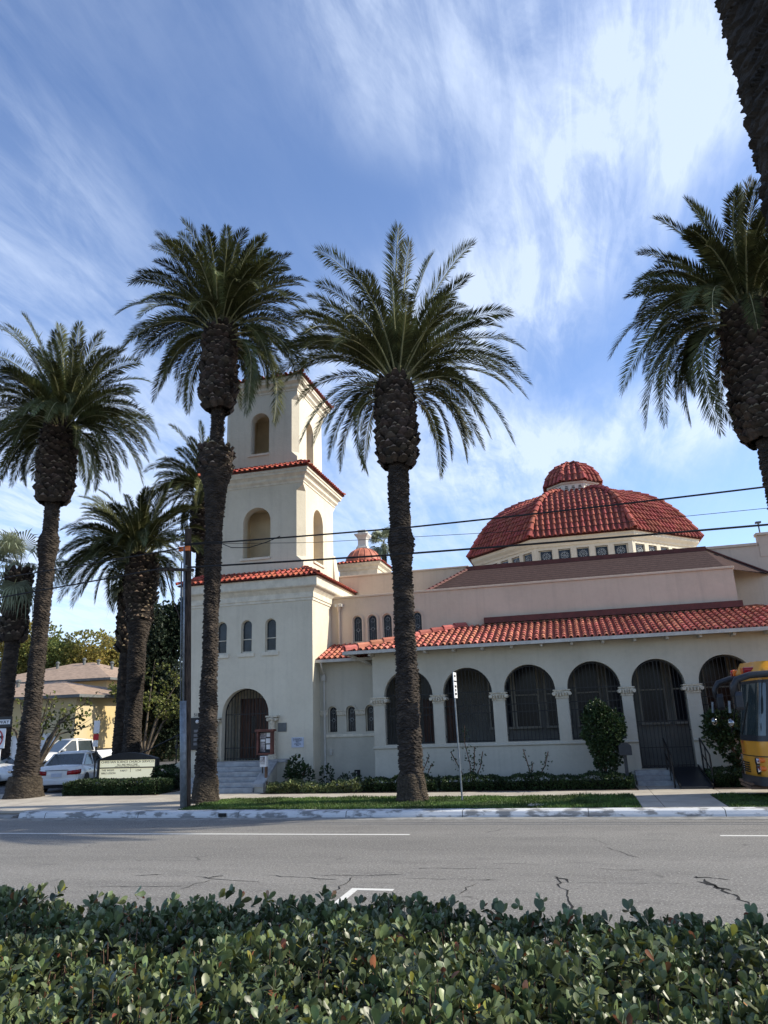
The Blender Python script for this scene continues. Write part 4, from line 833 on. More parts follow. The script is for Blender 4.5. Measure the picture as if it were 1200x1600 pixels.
def stubs(name, x, y, z0, z1, rf, parent, n_around=13, dz=0.15, ln=0.24, seed=0):
    """overlapping cut leaf bases, each a tapering wedge pointing up and out with a paler cut end"""
    r_ = np.random.default_rng(seed); mb = MB(); z = z0; row = 0
    while z < z1:
        R = rf(z)
        for k in range(n_around):
            a = 2*math.pi*(k+.5*(row % 2)+r_.uniform(-.12, .12))/n_around; zz = z+r_.uniform(-.07, .07)
            o = Vector((math.cos(a), math.sin(a), 0)); t = Vector((-o.y, o.x, 0)); up = Vector((0, 0, 1))
            w = 2*math.pi*R/n_around*.56*r_.uniform(.75, 1.2); L = ln*r_.uniform(.65, 1.3); out = r_.uniform(.04, .19)
            b = Vector((x, y, zz))+o*(R-.08); tip = Vector((x, y, zz+L))+o*(R+out); tk = .085*r_.uniform(.6, 1.3)
            tl = t*(w*.68)
            vs = [b-t*w, b+t*w, b+t*w*.9-o*.10, b-t*w*.9-o*.10]
            m0 = Vector((x, y, zz+L*.55))+o*(R+out*.55)
            mid = [m0-t*w*1.02, m0+o*.03, m0+t*w*1.02, m0-o*.12]
            tp = [tip-tl*.80+up*-.02, tip+o*.025-up*.02, tip+tl*.80+up*-.02, tip+up*tk-o*tk*.8]
            mb.add([b-t*w, b+o*.02-up*.03, b+t*w, b-o*.12]+mid+tp, [(0, 1, 5, 4), (1, 2, 6, 5), (2, 3, 7, 6), (3, 0, 4, 7), (4, 5, 9, 8), (5, 6, 10, 9), (6, 7, 11, 10), (7, 4, 8, 11)], 0)
            mb.add([p+o*.004+up*.002 for p in tp], [(0, 1, 2, 3)], 1)
        z += dz; row += 1
    return mb.build(name, [m_stub, m_cut], parent)
def ctrl(P0, P1, P3): L = np.linalg.norm(P3-P0); return P1*.30+P3*.70+np.array([0, 0, .19*L*max(.15, 1-abs(P3[2]-P0[2])/L*.8)])
def bez(P0, P1, P2, t): Q = ctrl(P0, P1, P2); t = t[:, None]; return (1-t)**3*P0+3*t*(1-t)**2*P1+3*t*t*(1-t)*Q+t**3*P2
def dbez(P0, P1, P2, t): Q = ctrl(P0, P1, P2); t = t[:, None]; D = 3*(1-t)**2*(P1-P0)+6*t*(1-t)*(Q-P1)+3*t*t*(P2-Q); return D/np.linalg.norm(D, axis=1)[:, None]
def feather(P0, P1, P2, r_, L, nl=150, lw=0.019, ll=0.55, young=False):
    ts = np.linspace(0, 1, 26); P = bez(P0, P1, P2, ts)
    tl = np.linspace(.13, .995, nl)+r_.uniform(-.004, .004, nl); Q = bez(P0, P1, P2, tl)
    T = dbez(P0, P1, P2, tl)
    az = P2-P0; h = np.array([az[0], az[1], 0.0]); h /= (np.linalg.norm(h)+1e-6); S0 = np.cross(h, [0, 0, 1.0])
    tw = r_.normal(0, .35); N0 = np.cross(S0, T); N0 /= np.linalg.norm(N0, axis=1)[:, None]; N0 *= np.where(N0[:, 2:3] < -0.99, -1, 1)
    S = S0[None]*math.cos(tw)+N0*math.sin(tw); S -= T*np.sum(S*T, 1)[:, None]; S /= np.linalg.norm(S, axis=1)[:, None]; N = np.cross(S, T)
    Vs, Fs, Ms = [], [], []; base = 0
    env = np.clip(np.minimum((tl-.02)/.22, 1.0), .35, 1)*np.clip((1.06-tl)/.30, .28, 1)**.6
    for s in (-1, 1):
        al = np.interp(tl, [0, .3, .8, 1], [60, 48, 38, 20])+r_.normal(0, 4, nl); al = np.radians(al)
        be = np.radians(r_.normal(20, 9, nl))
        d = T*np.cos(al)[:, None]+(S*s*np.cos(be)[:, None]+N*np.sin(be)[:, None])*np.sin(al)[:, None]
        Ln = (ll*env*r_.uniform(.82, 1.12, nl))[:, None]*max(.85, L/4.2)
        W = T*lw*(.8+.4*env)[:, None]
        tip = Q+d*Ln; tip[:, 2] -= (Ln[:, 0]**2)*r_.uniform(.05, .35, nl)
        m = Q+d*Ln*.45; m[:, 2] += .0
        V = np.stack([Q, m-W, tip, m+W], 1).reshape(-1, 3); F = np.arange(len(V)).reshape(-1, 4)
        Vs.append(V); Fs.append(F+base); Ms.append(np.zeros(len(F), int)); base += len(V)
    rad = np.interp(ts, [0, .12, 1], [.055, .032, .006])*(L/4.2); ref = S0
    Tt = dbez(P0, P1, P2, ts); Nn = np.cross(np.tile(S0, (26, 1)), Tt)
    ring = np.stack([P+S0*rad[:, None]*1.2, P+Nn*rad[:, None]*.7, P-S0*rad[:, None]*1.2, P-Nn*rad[:, None]*.7], 1).reshape(-1, 3)
    i = np.arange(25)[:, None]*4; j = np.arange(4)[None]; j2 = (j+1) % 4
    F = np.stack([i+j, i+j2, i+4+j2, i+4+j], -1).reshape(-1, 4)
    Vs.append(ring); Fs.append(F+base); Ms.append(np.ones(len(F), int))
    return np.concatenate(Vs), np.concatenate(Fs), np.concatenate(Ms)
def date_crown(name, c, tips, nrand, R, seed, parent, brown=10, hang=0.3, nl=150, core_r=.55, lowfront=-38):
    r_ = np.random.default_rng(seed); VV, FF, MM = [], [], []; n0 = 0; fr = []
    for t in tips: fr.append((np.array(t, float), None))
    for i in range(nrand):
        az = r_.uniform(0, 2*math.pi); el = math.degrees(math.asin(r_.uniform(-.85, .95)))
        if math.sin(az) < -.15 and el < lowfront: el = r_.uniform(lowfront, 55)
        if abs(math.cos(az)) < .35 and el < -40: el = r_.uniform(-20, 60)
        rr = R*r_.uniform(.80, 1.0)*(.86 if el < -30 else 1)
        e = R_(el); fr.append((np.array([math.cos(az)*math.cos(e), math.sin(az)*math.cos(e), math.sin(e)])*rr, None))
    for i in range(brown):
        az = r_.uniform(0, 2*math.pi); e = R_(r_.uniform(45, 88)); fr.append((np.array([math.cos(az)*math.cos(e), math.sin(az)*math.cos(e), math.sin(e)])*R*r_.uniform(.35, .6), 1))
    for tip, yg in fr:
        L = np.linalg.norm(tip); hz = np.array([tip[0], tip[1], 0.0]); H = np.linalg.norm(hz)+1e-6; hz /= H
        el = math.atan2(tip[2], H)
        ce = el+R_(np.interp(math.degrees(el), [-90, -45, 0, 45, 90], [66, 66, 50, 28, 6])+r_.normal(0, 5))
        ce = min(ce, R_(88))
        P0 = np.array([hz[0]*core_r*math.cos(ce), hz[1]*core_r*math.cos(ce), -.55+.55*math.sin(ce)])
        dvec = np.array([hz[0]*math.cos(ce), hz[1]*math.cos(ce), math.sin(ce)]); sd_ = np.cross(hz, [0, 0, 1])*r_.normal(0, .05)*L
        P1 = P0+dvec*L*.45+sd_
        V, F, Mi = feather(P0+c, P1+c, tip+c, r_, L if not yg else R*.8, nl=nl)
        if yg: Mi = np.where(Mi == 0, 2, Mi)
        elif r_.random() < .10: Mi = np.where(Mi == 0, 2, Mi)
        VV.append(V); FF.append(F+n0); MM.append(Mi); n0 += len(V)
    return mesh_obj(name, np.concatenate(VV), np.concatenate(FF), [m_frond, m_rachis, m_frond_y], parent, False, np.concatenate(MM))
def date_palm(label, x, y, z0, prof, boss, c, R, tips, nrand, seed, group='date palms lined up along the pavement', root=True, brown=10, nl=150, dz=.14, na=13, lowfront=-38, lump=None):
    p = thing('date_palm', label, 'palm tree', (x, y, z0), group)
    trunk_mesh('trunk', x, y, prof, m_trunk, p, seed=seed)
    if root:
        r0 = prof[0][1]; trunk_mesh('root_base', x, y, [(z0-.1, r0*1.5), (z0+.02, r0*1.38), (z0+.18, r0*1.22), (z0+.38, r0*1.18), (z0+.58, r0*1.13), (z0+.74, r0*1.02)], m_trunkr, p, h=.05, k=40, amp=.035, seed=seed+5, rough=.05)
    if boss:
        bz0, bz1, br = boss
        rf = lambda z: br*np.interp((z-bz0)/(bz1-bz0), [0, .12, .5, .85, 1], [.86, 1.0, .98, .90, .74])
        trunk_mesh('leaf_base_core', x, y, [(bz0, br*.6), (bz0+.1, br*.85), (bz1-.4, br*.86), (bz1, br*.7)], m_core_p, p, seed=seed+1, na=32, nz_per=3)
        stubs('leaf_bases', x, y, bz0-.05, bz1-.05, rf, p, n_around=na, dz=dz, seed=seed)
    if lump: stubs('old_leaf_bases', x, y, lump[0], lump[1], lambda z: lump[2], p, n_around=12, dz=.13, ln=.2, seed=seed+9)
    date_crown('crown', np.array([c[0], c[1], c[2]]), tips, nrand, R, seed, p, brown=brown, nl=nl, core_r=(boss[2]*.6 if boss else .4), lowfront=lowfront)
    return p
TC = [[0.48,-0.97,5.43],[0.79,-0.62,5.04],[1.35,0.71,5.29],[2.89,0.19,5.04],[2.8,-0.95,2.98],[-2.77,-0.16,5.78],[-2.82,-0.05,4.41],[-2.42,-0.8,2.95],[-3.78,0.55,2.7],[1.65,-0.91,2.38],[3.98,-0.26,1.79],[3.57,0.04,1.53],[4.3,-0.16,0.48],[4.37,0.2,-0.6],[4.21,0.56,-0.9],[3.69,1.07,-0.37],[3.7,-0.51,-2.83],[2.11,0.35,-2.2],[2.1,0.46,-0.07],[-2.42,-0.49,-1.67],[-3.08,-1.17,-2.16],[-2.01,1.11,-0.4],[-1.02,-0.47,-3.27],[-3.48,-0.44,-0.41],[-4.72,0.92,1.56],[-4.6,0.2,2.1],[-3.99,-0.07,3.29]]
TB = [[-1.38,-0.74,4.66],[-2.66,-0.47,4.51],[-3.48,0.54,4.81],[-2.07,0.15,4.82],[0.5,-0.73,3.94],[1.83,-0.12,3.68],[2.8,-0.04,2.72],[3.73,-0.61,0.99],[3.24,0.42,0.86],[-3.2,-0.69,2.76],[-3.93,-0.19,2.77],[-4.58,0.03,1.63],[-4.01,-0.12,0.13],[-3.82,0.16,-0.37],[-2.97,0.43,-2.25],[-1.69,0.82,-2.75],[1.3,-0.39,-3.76],[2.1,0.27,-3.95],[-2.43,0.35,-0.34],[3.87,-0.37,-2.01],[3.58,-0.89,-3.21]]
TA = [[-1.94,-0.79,5.29],[-2.98,-0.5,5.13],[-4.75,0.57,5.93],[-0.82,0.16,5.1],[1.01,-0.77,4.3],[1.71,-0.13,4.1],[2.73,-0.04,3.22],[4.0,-0.65,2.03],[3.81,0.45,1.71],[5.08,-0.74,-1.39],[4.61,-0.21,-1.78],[4.01,0.03,-2.94],[3.09,-0.13,-3.2],[1.26,0.17,-3.13],[-3.46,0.45,-2.16],[-3.06,0.87,-1.96],[-1.11,-0.41,-2.58],[-3.85,0.28,-1.16],[-4.85,0.37,0.52],[-4.78,-0.39,1.43],[-4.56,-0.95,2.38],[-5.98,0.9,4.82]]
TD = [[-1.34,-0.97,3.67],[-2.23,-0.62,3.44],[-2.66,0.71,3.14],[-3.33,0.19,1.28],[-4.19,-0.95,-1.3],[-3.93,-0.16,-2.15],[-3.36,-0.05,-3.32],[-2.93,-0.8,-3.63],[-1.98,0.55,-3.21],[-1.52,-0.91,-4.13],[0.84,-0.26,4.44],[-0.87,0.04,-3.68],[1.78,-0.16,3.84],[2.84,0.2,3.15],[3.38,0.56,1.65],[3.77,1.07,0.08],[2.91,-0.51,-2.35],[2.48,0.35,-3.49],[1.49,0.46,-4.51],[0.36,-0.49,-4.71]]
TE = [[-1.95,-0.84,3.44],[-3.31,-0.53,3.34],[-3.72,0.61,2.85],[-3.85,0.17,2.29],[-3.31,-0.82,1.26],[-4.58,-0.13,0.24],[-4.79,-0.04,-1.34],[-3.9,-0.69,-2.07],[-4.03,0.47,-2.19],[-1.74,-0.78,-2.34],[-1.05,-0.22,-2.76],[0.65,0.03,3.55],[0.25,-0.14,3.4],[1.6,0.17,3.76],[3.17,0.48,2.32],[3.05,0.92,1.29],[3.84,-0.44,-0.32],[1.86,0.3,-2.55],[2.83,0.4,-1.19]]
TG = [[-1.99,-0.74,4.05],[-1.19,-0.47,2.68],[-4.27,0.54,1.98],[-2.78,0.15,0.59],[-0.15,-0.73,3.99],[-1.06,-0.12,-2.64],[-0.51,-0.04,-2.85],[1.31,-0.61,3.44],[2.39,0.42,2.54],[3.69,-0.69,0.12],[3.12,-0.19,-1.46],[-3.24,0.03,-0.72]]

date_palm('date palm with the widest, sparsest crown, on the grass before the arcade', -4.9, 21.6, .16,
    [(.1, .37), (.6, .36), (1.6, .34), (4, .315), (7.2, .325), (7.75, .42), (7.95, .43), (8.25, .33), (10.5, .32)], (10.5, 13.45, .62), (-4.78, 21.6, 13.45), 4.3, TC, 52, 11, brown=26, lowfront=-5)
date_palm('tall date palm with a bulging trunk collar, before the bell tower', -11.6, 21.75, .16,
    [(.1, .34), (.8, .33), (2.5, .28), (6, .25), (9.0, .27), (9.7, .32), (10.5, .40), (11.0, .54), (11.7, .58), (12.0, .50), (12.15, .27), (12.4, .235), (13.8, .235)], (13.55, 16.9, .60), (-11.6, 21.75, 16.8), 3.85, TB, 88, 12, lump=(11.0, 11.95, .50))
date_palm('date palm with a wide flared trunk base beside the parked sedan', -20.0, 23.7, .15,
    [(.1, .50), (.6, .47), (1.5, .42), (3, .34), (6, .28), (8.9, .30), (9.5, .41), (9.9, .43), (10.2, .31), (11.5, .28)], (11.5, 14.9, .67), (-19.9, 23.7, 14.8), 4.0, TA, 96, 13)
date_palm('dark date palm at the right edge with a fat trunk head above the bus', 6.3, 21.6, .16,
    [(.1, .44), (1.5, .42), (5, .40), (8.3, .40), (8.8, .42), (9.2, .44), (9.6, .42), (9.9, .42)], (9.9, 14.0, .84), (6.3, 21.6, 14.1), 3.85, TD, 100, 14, na=17)
date_palm('shorter date palm with a shaggy peeled trunk, behind the church notice board', -20.45, 31.0, .10,
    [(.05, .46), (1.5, .42), (4, .38), (6.5, .42), (7.5, .60), (8.0, .66), (8.4, .55)], (8.3, 10.8, .72), (-20.7, 31.0, 10.8), 3.9, TE, 90, 15, lump=(7.4, 8.4, .55), group=None)
date_palm('date palm half hidden behind the bell tower and the tall collared palm', -18.7, 34.0, .10,
    [(.05, .46), (5, .40), (11.5, .40)], (11.5, 14.5, .70), (-18.7, 34.0, 14.8), 3.5, TG, 60, 16, group=None, root=False)
# the near trunk beside the camera, on the median
p = thing('date_palm', 'nearest palm, its huge dark bare trunk rising along the top right edge', 'palm tree', (2.06, 4.72, .14))
trunk_mesh('trunk', 2.06, 4.72, [(.1, .56), (.6, .46), (2, .41), (9, .40), (12.2, .40)], m_barkn, p, h=.10, k=10, amp=.034, seed=21, rough=.03, nz_per=9, na=128, smooth=True)
stubs('leaf_bases', 2.06, 4.72, 12.0, 15.0, lambda z: .62, p, seed=21)
date_crown('crown', np.array([2.06, 4.72, 15.1]), [], 60, 4.2, 22, p, nl=50)

def fan_crown(name, c, R, n, seed, parent, m=None, skirt=0.3):
    r_ = np.random.default_rng(seed); VV, FF, MM = [], [], []; n0 = 0
    for i in range(n):
        az = r_.uniform(0, 2*math.pi); el = R_(r_.uniform(-60, 80)); d = np.array([math.cos(az)*math.cos(el), math.sin(az)*math.cos(el), math.sin(el)])
        pl = R*.48*r_.uniform(.8, 1.1); Q = c+d*pl; Q[2] -= .1*pl; S0 = np.array([-math.sin(az), math.cos(az), 0.0]); N = np.cross(d, S0)
        V = [c-S0*.03, c+S0*.03, Q+S0*.015, Q-S0*.015]; VV.append(np.array(V)); FF.append(np.array([[0, 1, 2, 3]])+n0); MM.append(np.array([1])); n0 += 4
        ns = 26
        for k in range(ns):
            a = R_(-115+230*k/(ns-1)); dd = d*math.cos(a)+S0*math.sin(a)+N*.15*abs(math.sin(a)); L = R*.52*(.72+.28*math.cos(a))*r_.uniform(.85, 1.1)
            w = np.cross(dd, N); w /= np.linalg.norm(w); w *= .035
            m1 = Q+dd*L*.55; tp = Q+dd*L*.9; tp[2] -= L*r_.uniform(.15, .60); m2 = m1.copy(); m2[2] -= .03
            V = np.array([Q, m2-w, tp, m2+w]); VV.append(V); FF.append(np.array([[0, 1, 2, 3]])+n0); MM.append(np.array([0])); n0 += 4
    return mesh_obj(name, np.concatenate(VV), np.concatenate(FF), [m or m_fan, m_rachis], parent, False, np.concatenate(MM))
def fan_palm(label, x, y, zc, r, R, seed, n=46, boss=None, group=None, z0=.1):
    p = thing('fan_palm', label, 'palm tree', (x, y, z0), group)
    trunk_mesh('trunk', x, y, [(z0-.05, r*1.25), (1.5, r), (zc*.6, r*.8), (zc-.2, r*.8)], m_trunk, p, h=.12, k=9, seed=seed, na=40, nz_per=4)
    if boss: stubs('leaf_bases', x, y, boss[0], boss[1], lambda z: boss[2], p, n_around=11, dz=.2, ln=.34, seed=seed)
    fan_crown('crown', np.array([x, y, zc]), R, n, seed, p); return p
fan_palm('pale shaggy fan palm cut off by the left edge of the photo', -26.9, 30.0, 10.5, .42, 2.9, 31, boss=(6.8, 10.2, .58), n=44)
fan_palm('slim fan palm trunk with peeling boots right behind the shorter date palm', -22.6, 33.2, 10.3, .34, 1.9, 32, boss=(6.3, 10.1, .44))
fan_palm('tiny distant fan palm peeking above the church roof', -15.2, 60.0, 17.6, .28, 2.0, 33, n=34)
fan_palm('tiny distant fan palm rising between the autumn tree and the dark tree', -53.5, 75.0, 11.6, .3, 2.2, 34, n=34)

# ================================================================== LEAFY PLANTS
LT = np.array([[0, 0, 0], [-.13, .22, .03], [-.27, .50, .07], [-.29, .74, .06], [-.16, .95, .0], [0, 1.03, -.04], [.16, .95, .0], [.29, .74, .06], [.27, .50, .07], [.13, .22, .03], [0, .50, 0], [0, .78, .0]])
LTRI = np.array([[0, 10, 1], [1, 10, 2], [2, 10, 11], [2, 11, 3], [3, 11, 4], [4, 11, 5], [5, 11, 6], [6, 11, 7], [7, 11, 8], [8, 11, 10], [8, 10, 9], [9, 10, 0]])
def leaf_arrays(P, Dr, Up, L, Wd):
    """P base points, Dr leaf directions, Up rough normals, L lengths; returns verts, tri faces"""
    n = len(P); Dr = Dr/np.linalg.norm(Dr, axis=1)[:, None]; Sx = np.cross(Dr, Up); Sx /= np.linalg.norm(Sx, axis=1)[:, None]+1e-9; Nn = np.cross(Sx, Dr)
    V = P[:, None]+(Sx[:, None]*(LT[None, :, 0:1]*Wd)+Dr[:, None]*LT[None, :, 1:2]+Nn[:, None]*LT[None, :, 2:3])*L[:, None, None]
    F = LTRI[None]+np.arange(n)[:, None, None]*12
    return V.reshape(-1, 3), F.reshape(-1, 3)
def rand_unit(n, r_):
    v = r_.normal(0, 1, (n, 3)); return v/np.linalg.norm(v, axis=1)[:, None]

def rosettes(cx, cy, cz, nrm, r_, size, k=(6, 9), Wd=.95):
    """leaf rosettes on shoot tips at the given points"""
    n = len(cx); PP, DD, UU, LL = [], [], [], []
    ax = nrm+r_.normal(0, .28, (n, 3)); ax /= np.linalg.norm(ax, axis=1)[:, None]
    a = np.cross(ax, r_.normal(0, 1, (n, 3))); a /= np.linalg.norm(a, axis=1)[:, None]; b = np.cross(ax, a); c = np.stack([cx, cy, cz], 1)
    for i in range(k[1]):
        keep = r_.random(n) < (1 if i < k[0] else .55); th = i*2.4+r_.uniform(0, .6, n); tilt = np.radians(np.clip(14+i*7+r_.normal(0, 10, n), 4, 95)); h = (.5-i*.12)*np.broadcast_to(size, n)
        d = ax*np.cos(tilt)[:, None]+(a*np.cos(th)[:, None]+b*np.sin(th)[:, None])*np.sin(tilt)[:, None]
        PP.append((c+ax*h[:, None])[keep]); DD.append(d[keep]); UU.append((ax+r_.normal(0, .15, (n, 3)))[keep]); LL.append((size*r_.uniform(.75, 1.25, n)*(.7+.06*i))[keep])
    return leaf_arrays(np.concatenate(PP), np.concatenate(DD), np.concatenate(UU), np.concatenate(LL), Wd)
def hedge_top(x, y):
    return 1.50+.030*np.sin(x*2.3+y*1.1)+.022*np.sin(x*5.1-y*3.0)+.018*np.sin(x*9.7+y*7.1)-.10*np.clip((y-4.0)/.35, 0, 1)**2
r_ = np.random.default_rng(5)
HX0, HX1, HY0, HY1 = -6.0, 4.6, 1.7, 4.34
dens = 330; n = int((HX1-HX0)*(HY1-HY0)*dens)
x = r_.uniform(HX0, HX1, n); y = r_.uniform(HY0, HY1, n); z = hedge_top(x, y)+r_.normal(0, .020, n)-.035
tall = r_.random(n) < .04; z[tall] += r_.uniform(.015, .05, tall.sum()); z -= np.clip(np.sin(x*7.3+1.1*np.sin(y*9))*np.sin(y*8.1+x*2), 0, 1)*.045
V1, F1 = rosettes(x, y, z, np.tile([0, 0.05, 1.0], (n, 1)), r_, r_.choice([.038, .047, .056, .066], n, p=[.22, .33, .30, .15]))
nl = 26000; x = r_.uniform(HX0, HX1, nl); y = r_.uniform(HY0, HY1, nl); z = hedge_top(x, y)-r_.uniform(.05, .24, nl)
V2, F2 = leaf_arrays(np.stack([x, y, z], 1), rand_unit(nl, r_)+[0, 0, .35], rand_unit(nl, r_), .062*r_.uniform(.7, 1.2, nl), .9)
ns = 5200; x = r_.uniform(HX0, HX1, ns); side = r_.random(ns) < .5; y = np.where(side, HY0, HY1)+r_.normal(0, .03, ns); z = r_.uniform(.2, 1.5, ns)
V3, F3 = rosettes(x, y, z, np.where(side[:, None], [0, -1.0, .3], [0, 1.0, .3]), r_, .066, (5, 6))
hd = thing('hedge', 'broad clipped hedge of glossy green leaves filling the foreground', 'hedge', (0, 3, .14))
VV = np.concatenate([V1, V2, V3]); FF = np.concatenate([F1, F2+len(V1), F3+len(V1)+len(V2)])
nleaf = len(VV)//12; lm = r_.random(nleaf); mi = np.where(lm < .014, 1, np.where(lm < .05, 2, 0)); mi = np.repeat(mi, 12)
o = mesh_obj('foliage', VV, FF, [m_leaf, m_leafr, m_leafy], hd, True, mi)
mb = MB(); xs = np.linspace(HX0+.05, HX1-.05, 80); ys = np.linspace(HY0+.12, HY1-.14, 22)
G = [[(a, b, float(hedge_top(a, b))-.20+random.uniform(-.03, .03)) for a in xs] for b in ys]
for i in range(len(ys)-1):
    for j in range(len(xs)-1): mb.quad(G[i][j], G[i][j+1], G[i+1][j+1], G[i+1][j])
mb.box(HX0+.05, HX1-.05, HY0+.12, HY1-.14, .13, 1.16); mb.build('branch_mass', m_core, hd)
mb = MB()
for i in range(2600):
    a, b = r_.uniform(HX0, HX1), r_.uniform(HY0, HY1); t = float(hedge_top(a, b)); mb.beam((a, b, t-.3), (a+r_.normal(0, .03), b+r_.normal(0, .03), t+r_.uniform(-.06, .025)), .0032)
mb.build('twigs', m_twig, hd)

def leafy(name, label, cat, base, pts_fn, n, size, m, seed, group=None, stems=None, k=(3, 4), kind=None):
    """shrub: leaf clusters at sampled points, stems as a part"""
    r_ = np.random.default_rng(seed); p = thing(name, label, cat, base, group); P, N_ = pts_fn(r_, n)
    V, F = rosettes(P[:, 0], P[:, 1], P[:, 2], N_, r_, size, k, .9)
    mesh_obj('foliage', V, F, m, p, True)
    if stems:
        mb = MB()
        for s in stems: mb.tube(s[0], s[1], 6)
        mb.build('stems', m_twig, p)
    return p
def boxhedge(x0, x1, y0, y1, z0, z1, lump=.04):
    def f(r_, n):
        x = r_.uniform(x0, x1, n); t = r_.random(n); y = np.empty(n); z = np.empty(n); N_ = np.zeros((n, 3))
        top = t < .4; fr = (t >= .4) & (t < .8); bk = t >= .8
        ht = z1+lump*np.sin(x*3.1)+lump*.6*np.sin(x*8.3)
        y[top] = r_.uniform(y0, y1, top.sum()); z[top] = ht[top]+r_.normal(0, .02, top.sum()); N_[top] = [0, -.1, 1]
        y[fr] = y0+r_.normal(0, .03, fr.sum()); z[fr] = z0+(ht[fr]-z0)*r_.random(fr.sum()); N_[fr] = [0, -1, .4]
        e = bk & (r_.random(n) < .5); y[bk] = r_.uniform(y0, y1, bk.sum()); z[bk] = z0+(ht[bk]-z0)*r_.random(bk.sum()); N_[bk] = [0, 0, 1]
        x[e] = x1+r_.normal(0, .03, e.sum()); N_[e] = [1, 0, .3]; e2 = bk & ~e; x[e2] = x0+r_.normal(0, .03, e2.sum()); N_[e2] = [-1, 0, .3]
        return np.stack([x, y, z], 1), N_
    return f
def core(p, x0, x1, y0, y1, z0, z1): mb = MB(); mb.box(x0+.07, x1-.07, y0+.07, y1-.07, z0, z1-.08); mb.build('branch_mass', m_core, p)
p = leafy('box_hedge', 'low clipped box hedge in front of the church notice board', 'hedge', (-16.6, 24.4, .16), boxhedge(-18.55, -14.75, 24.05, 25.0, .16, .57, .02), 5200, .07, m_leaf3, 41); core(p, -18.55, -14.75, 24.05, 25.0, .15, .57)
bpy.data.objects['foliage.001'].data.materials[0] = m_leaf2
p = leafy('low_hedge', 'long low dark hedge along the arcade wall, right of the middle palm', 'hedge', (-1.6, 24.6, .16), boxhedge(-4.4, 1.35, 24.1, 24.85, .16, .50, .05), 5200, .07, m_leaf2, 42); core(p, -4.4, 1.35, 24.1, 24.85, .15, .46)
p = leafy('low_hedge', 'short low hedge clump between the wing wall and the middle palm', 'hedge', (-6.0, 24.6, .16), boxhedge(-7.0, -4.7, 24.1, 24.8, .16, .52, .07), 2400, .07, m_leaf2, 43); core(p, -7.0, -4.7, 24.1, 24.8, .15, .46)
p = leafy('ground_cover', 'pale sprawling ground cover plants below the tower wall', 'ground cover', (-9.2, 24.6, .16), boxhedge(-10.45, -7.3, 24.05, 24.7, .16, .36, .06), 1500, .10, m_leaf3, 44)
p = leafy('low_hedge', 'dark low hedge under the shrub beside the bus', 'hedge', (4.4, 24.9, .16), boxhedge(3.75, 5.4, 24.3, 25.6, .16, .55, .06), 2200, .07, m_leaf2, 45); core(p, 3.75, 5.4, 24.3, 25.6, .15, .5)
p = leafy('low_hedge', 'dark foliage strip beside the side stairs, left of the pole', 'hedge', (-14.0, 26.0, .16), boxhedge(-15.9, -14.9, 25.6, 27.2, .16, .75, .10), 1600, .10, m_leaf2, 46); core(p, -15.9, -14.9, 25.6, 27.2, .1, .7)
def ball(cs):      # several ellipsoid clumps (x,y,z,rx,ry,rz,weight)
    def f(r_, n):
        w = np.array([c[6] for c in cs]); w = w/w.sum(); idx = r_.choice(len(cs), n, p=w); C = np.array([c[:6] for c in cs])[idx]
        d = rand_unit(n, r_); rr = r_.uniform(.35, 1.05, n)**.45; bump = 1+.12*np.sin(d[:, 0]*9+idx)*np.sin(d[:, 2]*8)
        P = C[:, :3]+d*C[:, 3:6]*(rr*bump)[:, None]; return P, d+[0, 0, .35]
    return f
leafy('topiary_shrub', 'bushy egg shaped shrub standing in front of the arcade', 'shrub', (.72, 24.7, .16), ball([(.72, 24.7, 1.85, .60, .55, .75, 5), (.62, 24.7, 2.35, .38, .38, .42, 2), (.78, 24.7, 1.25, .45, .42, .5, 2.4), (.70, 24.7, .8, .28, .28, .35, .8), (1.0, 24.7, 1.95, .40, .38, .5, 1.5)]), 3600, .10, m_leaf2, 47,
      stems=[([(.66, 24.7, .1), (.66, 24.72, .6), (.8, 24.7, 1.5)], [.05, .045, .03]), ([(.75, 24.75, .1), (.5, 24.72, .7), (.55, 24.7, 1.4)], [.035, .03, .02])])
leafy('shrub', 'ragged glossy shrub partly hidden behind the school bus', 'shrub', (4.3, 25.0, .16), ball([(4.35, 25, 1.9, .55, .45, .45, 3), (4.6, 25, 1.3, .45, .4, .5, 2), (4.15, 25, 1.55, .35, .35, .4, 1), (4.75, 25, .8, .3, .3, .35, 1)]), 1200, .13, m_leaf2, 48, stems=[([(4.7, 25, .1), (4.6, 25, .9), (4.4, 25, 1.6)], [.05, .04, .02])])
def twiggy(label, base, stems, n, seed, size=.085, m=m_leaf2):
    """open rose bush: leaves only along the stems"""
    segs = [(np.array(a), np.array(b)) for s in stems for a, b in zip(s[:-1], s[1:])]
    def f(r_, n):
        i = r_.integers(0, len(segs), n); t = r_.random(n)[:, None]; A = np.array([segs[k][0] for k in i]); B = np.array([segs[k][1] for k in i]); P = A+(B-A)*t; keep = P[:, 2] > base[2]+.25
        P = P[keep]; return P+r_.normal(0, .05, P.shape), rand_unit(len(P), r_)
    return leafy('rose_bush', label, 'rose bush', base, f, n, size, m, seed, 'leggy rose bushes against the arcade wall', stems=[(s, [.016]*len(s)) for s in stems], k=(2, 3))
def S3(x, *pp): return [(x+a, 24.95, z) for a, z in pp]
twiggy('rose bush just right of the middle palm trunk', (-5.2, 24.95, .16), [S3(-5.3, (0, .15), (.05, .7), (.3, 1.2)), S3(-5.3, (0, .15), (-.1, .8), (0, 1.2)), S3(-5.25, (0, .3), (.25, .8), (.35, .95))], 80, 51)
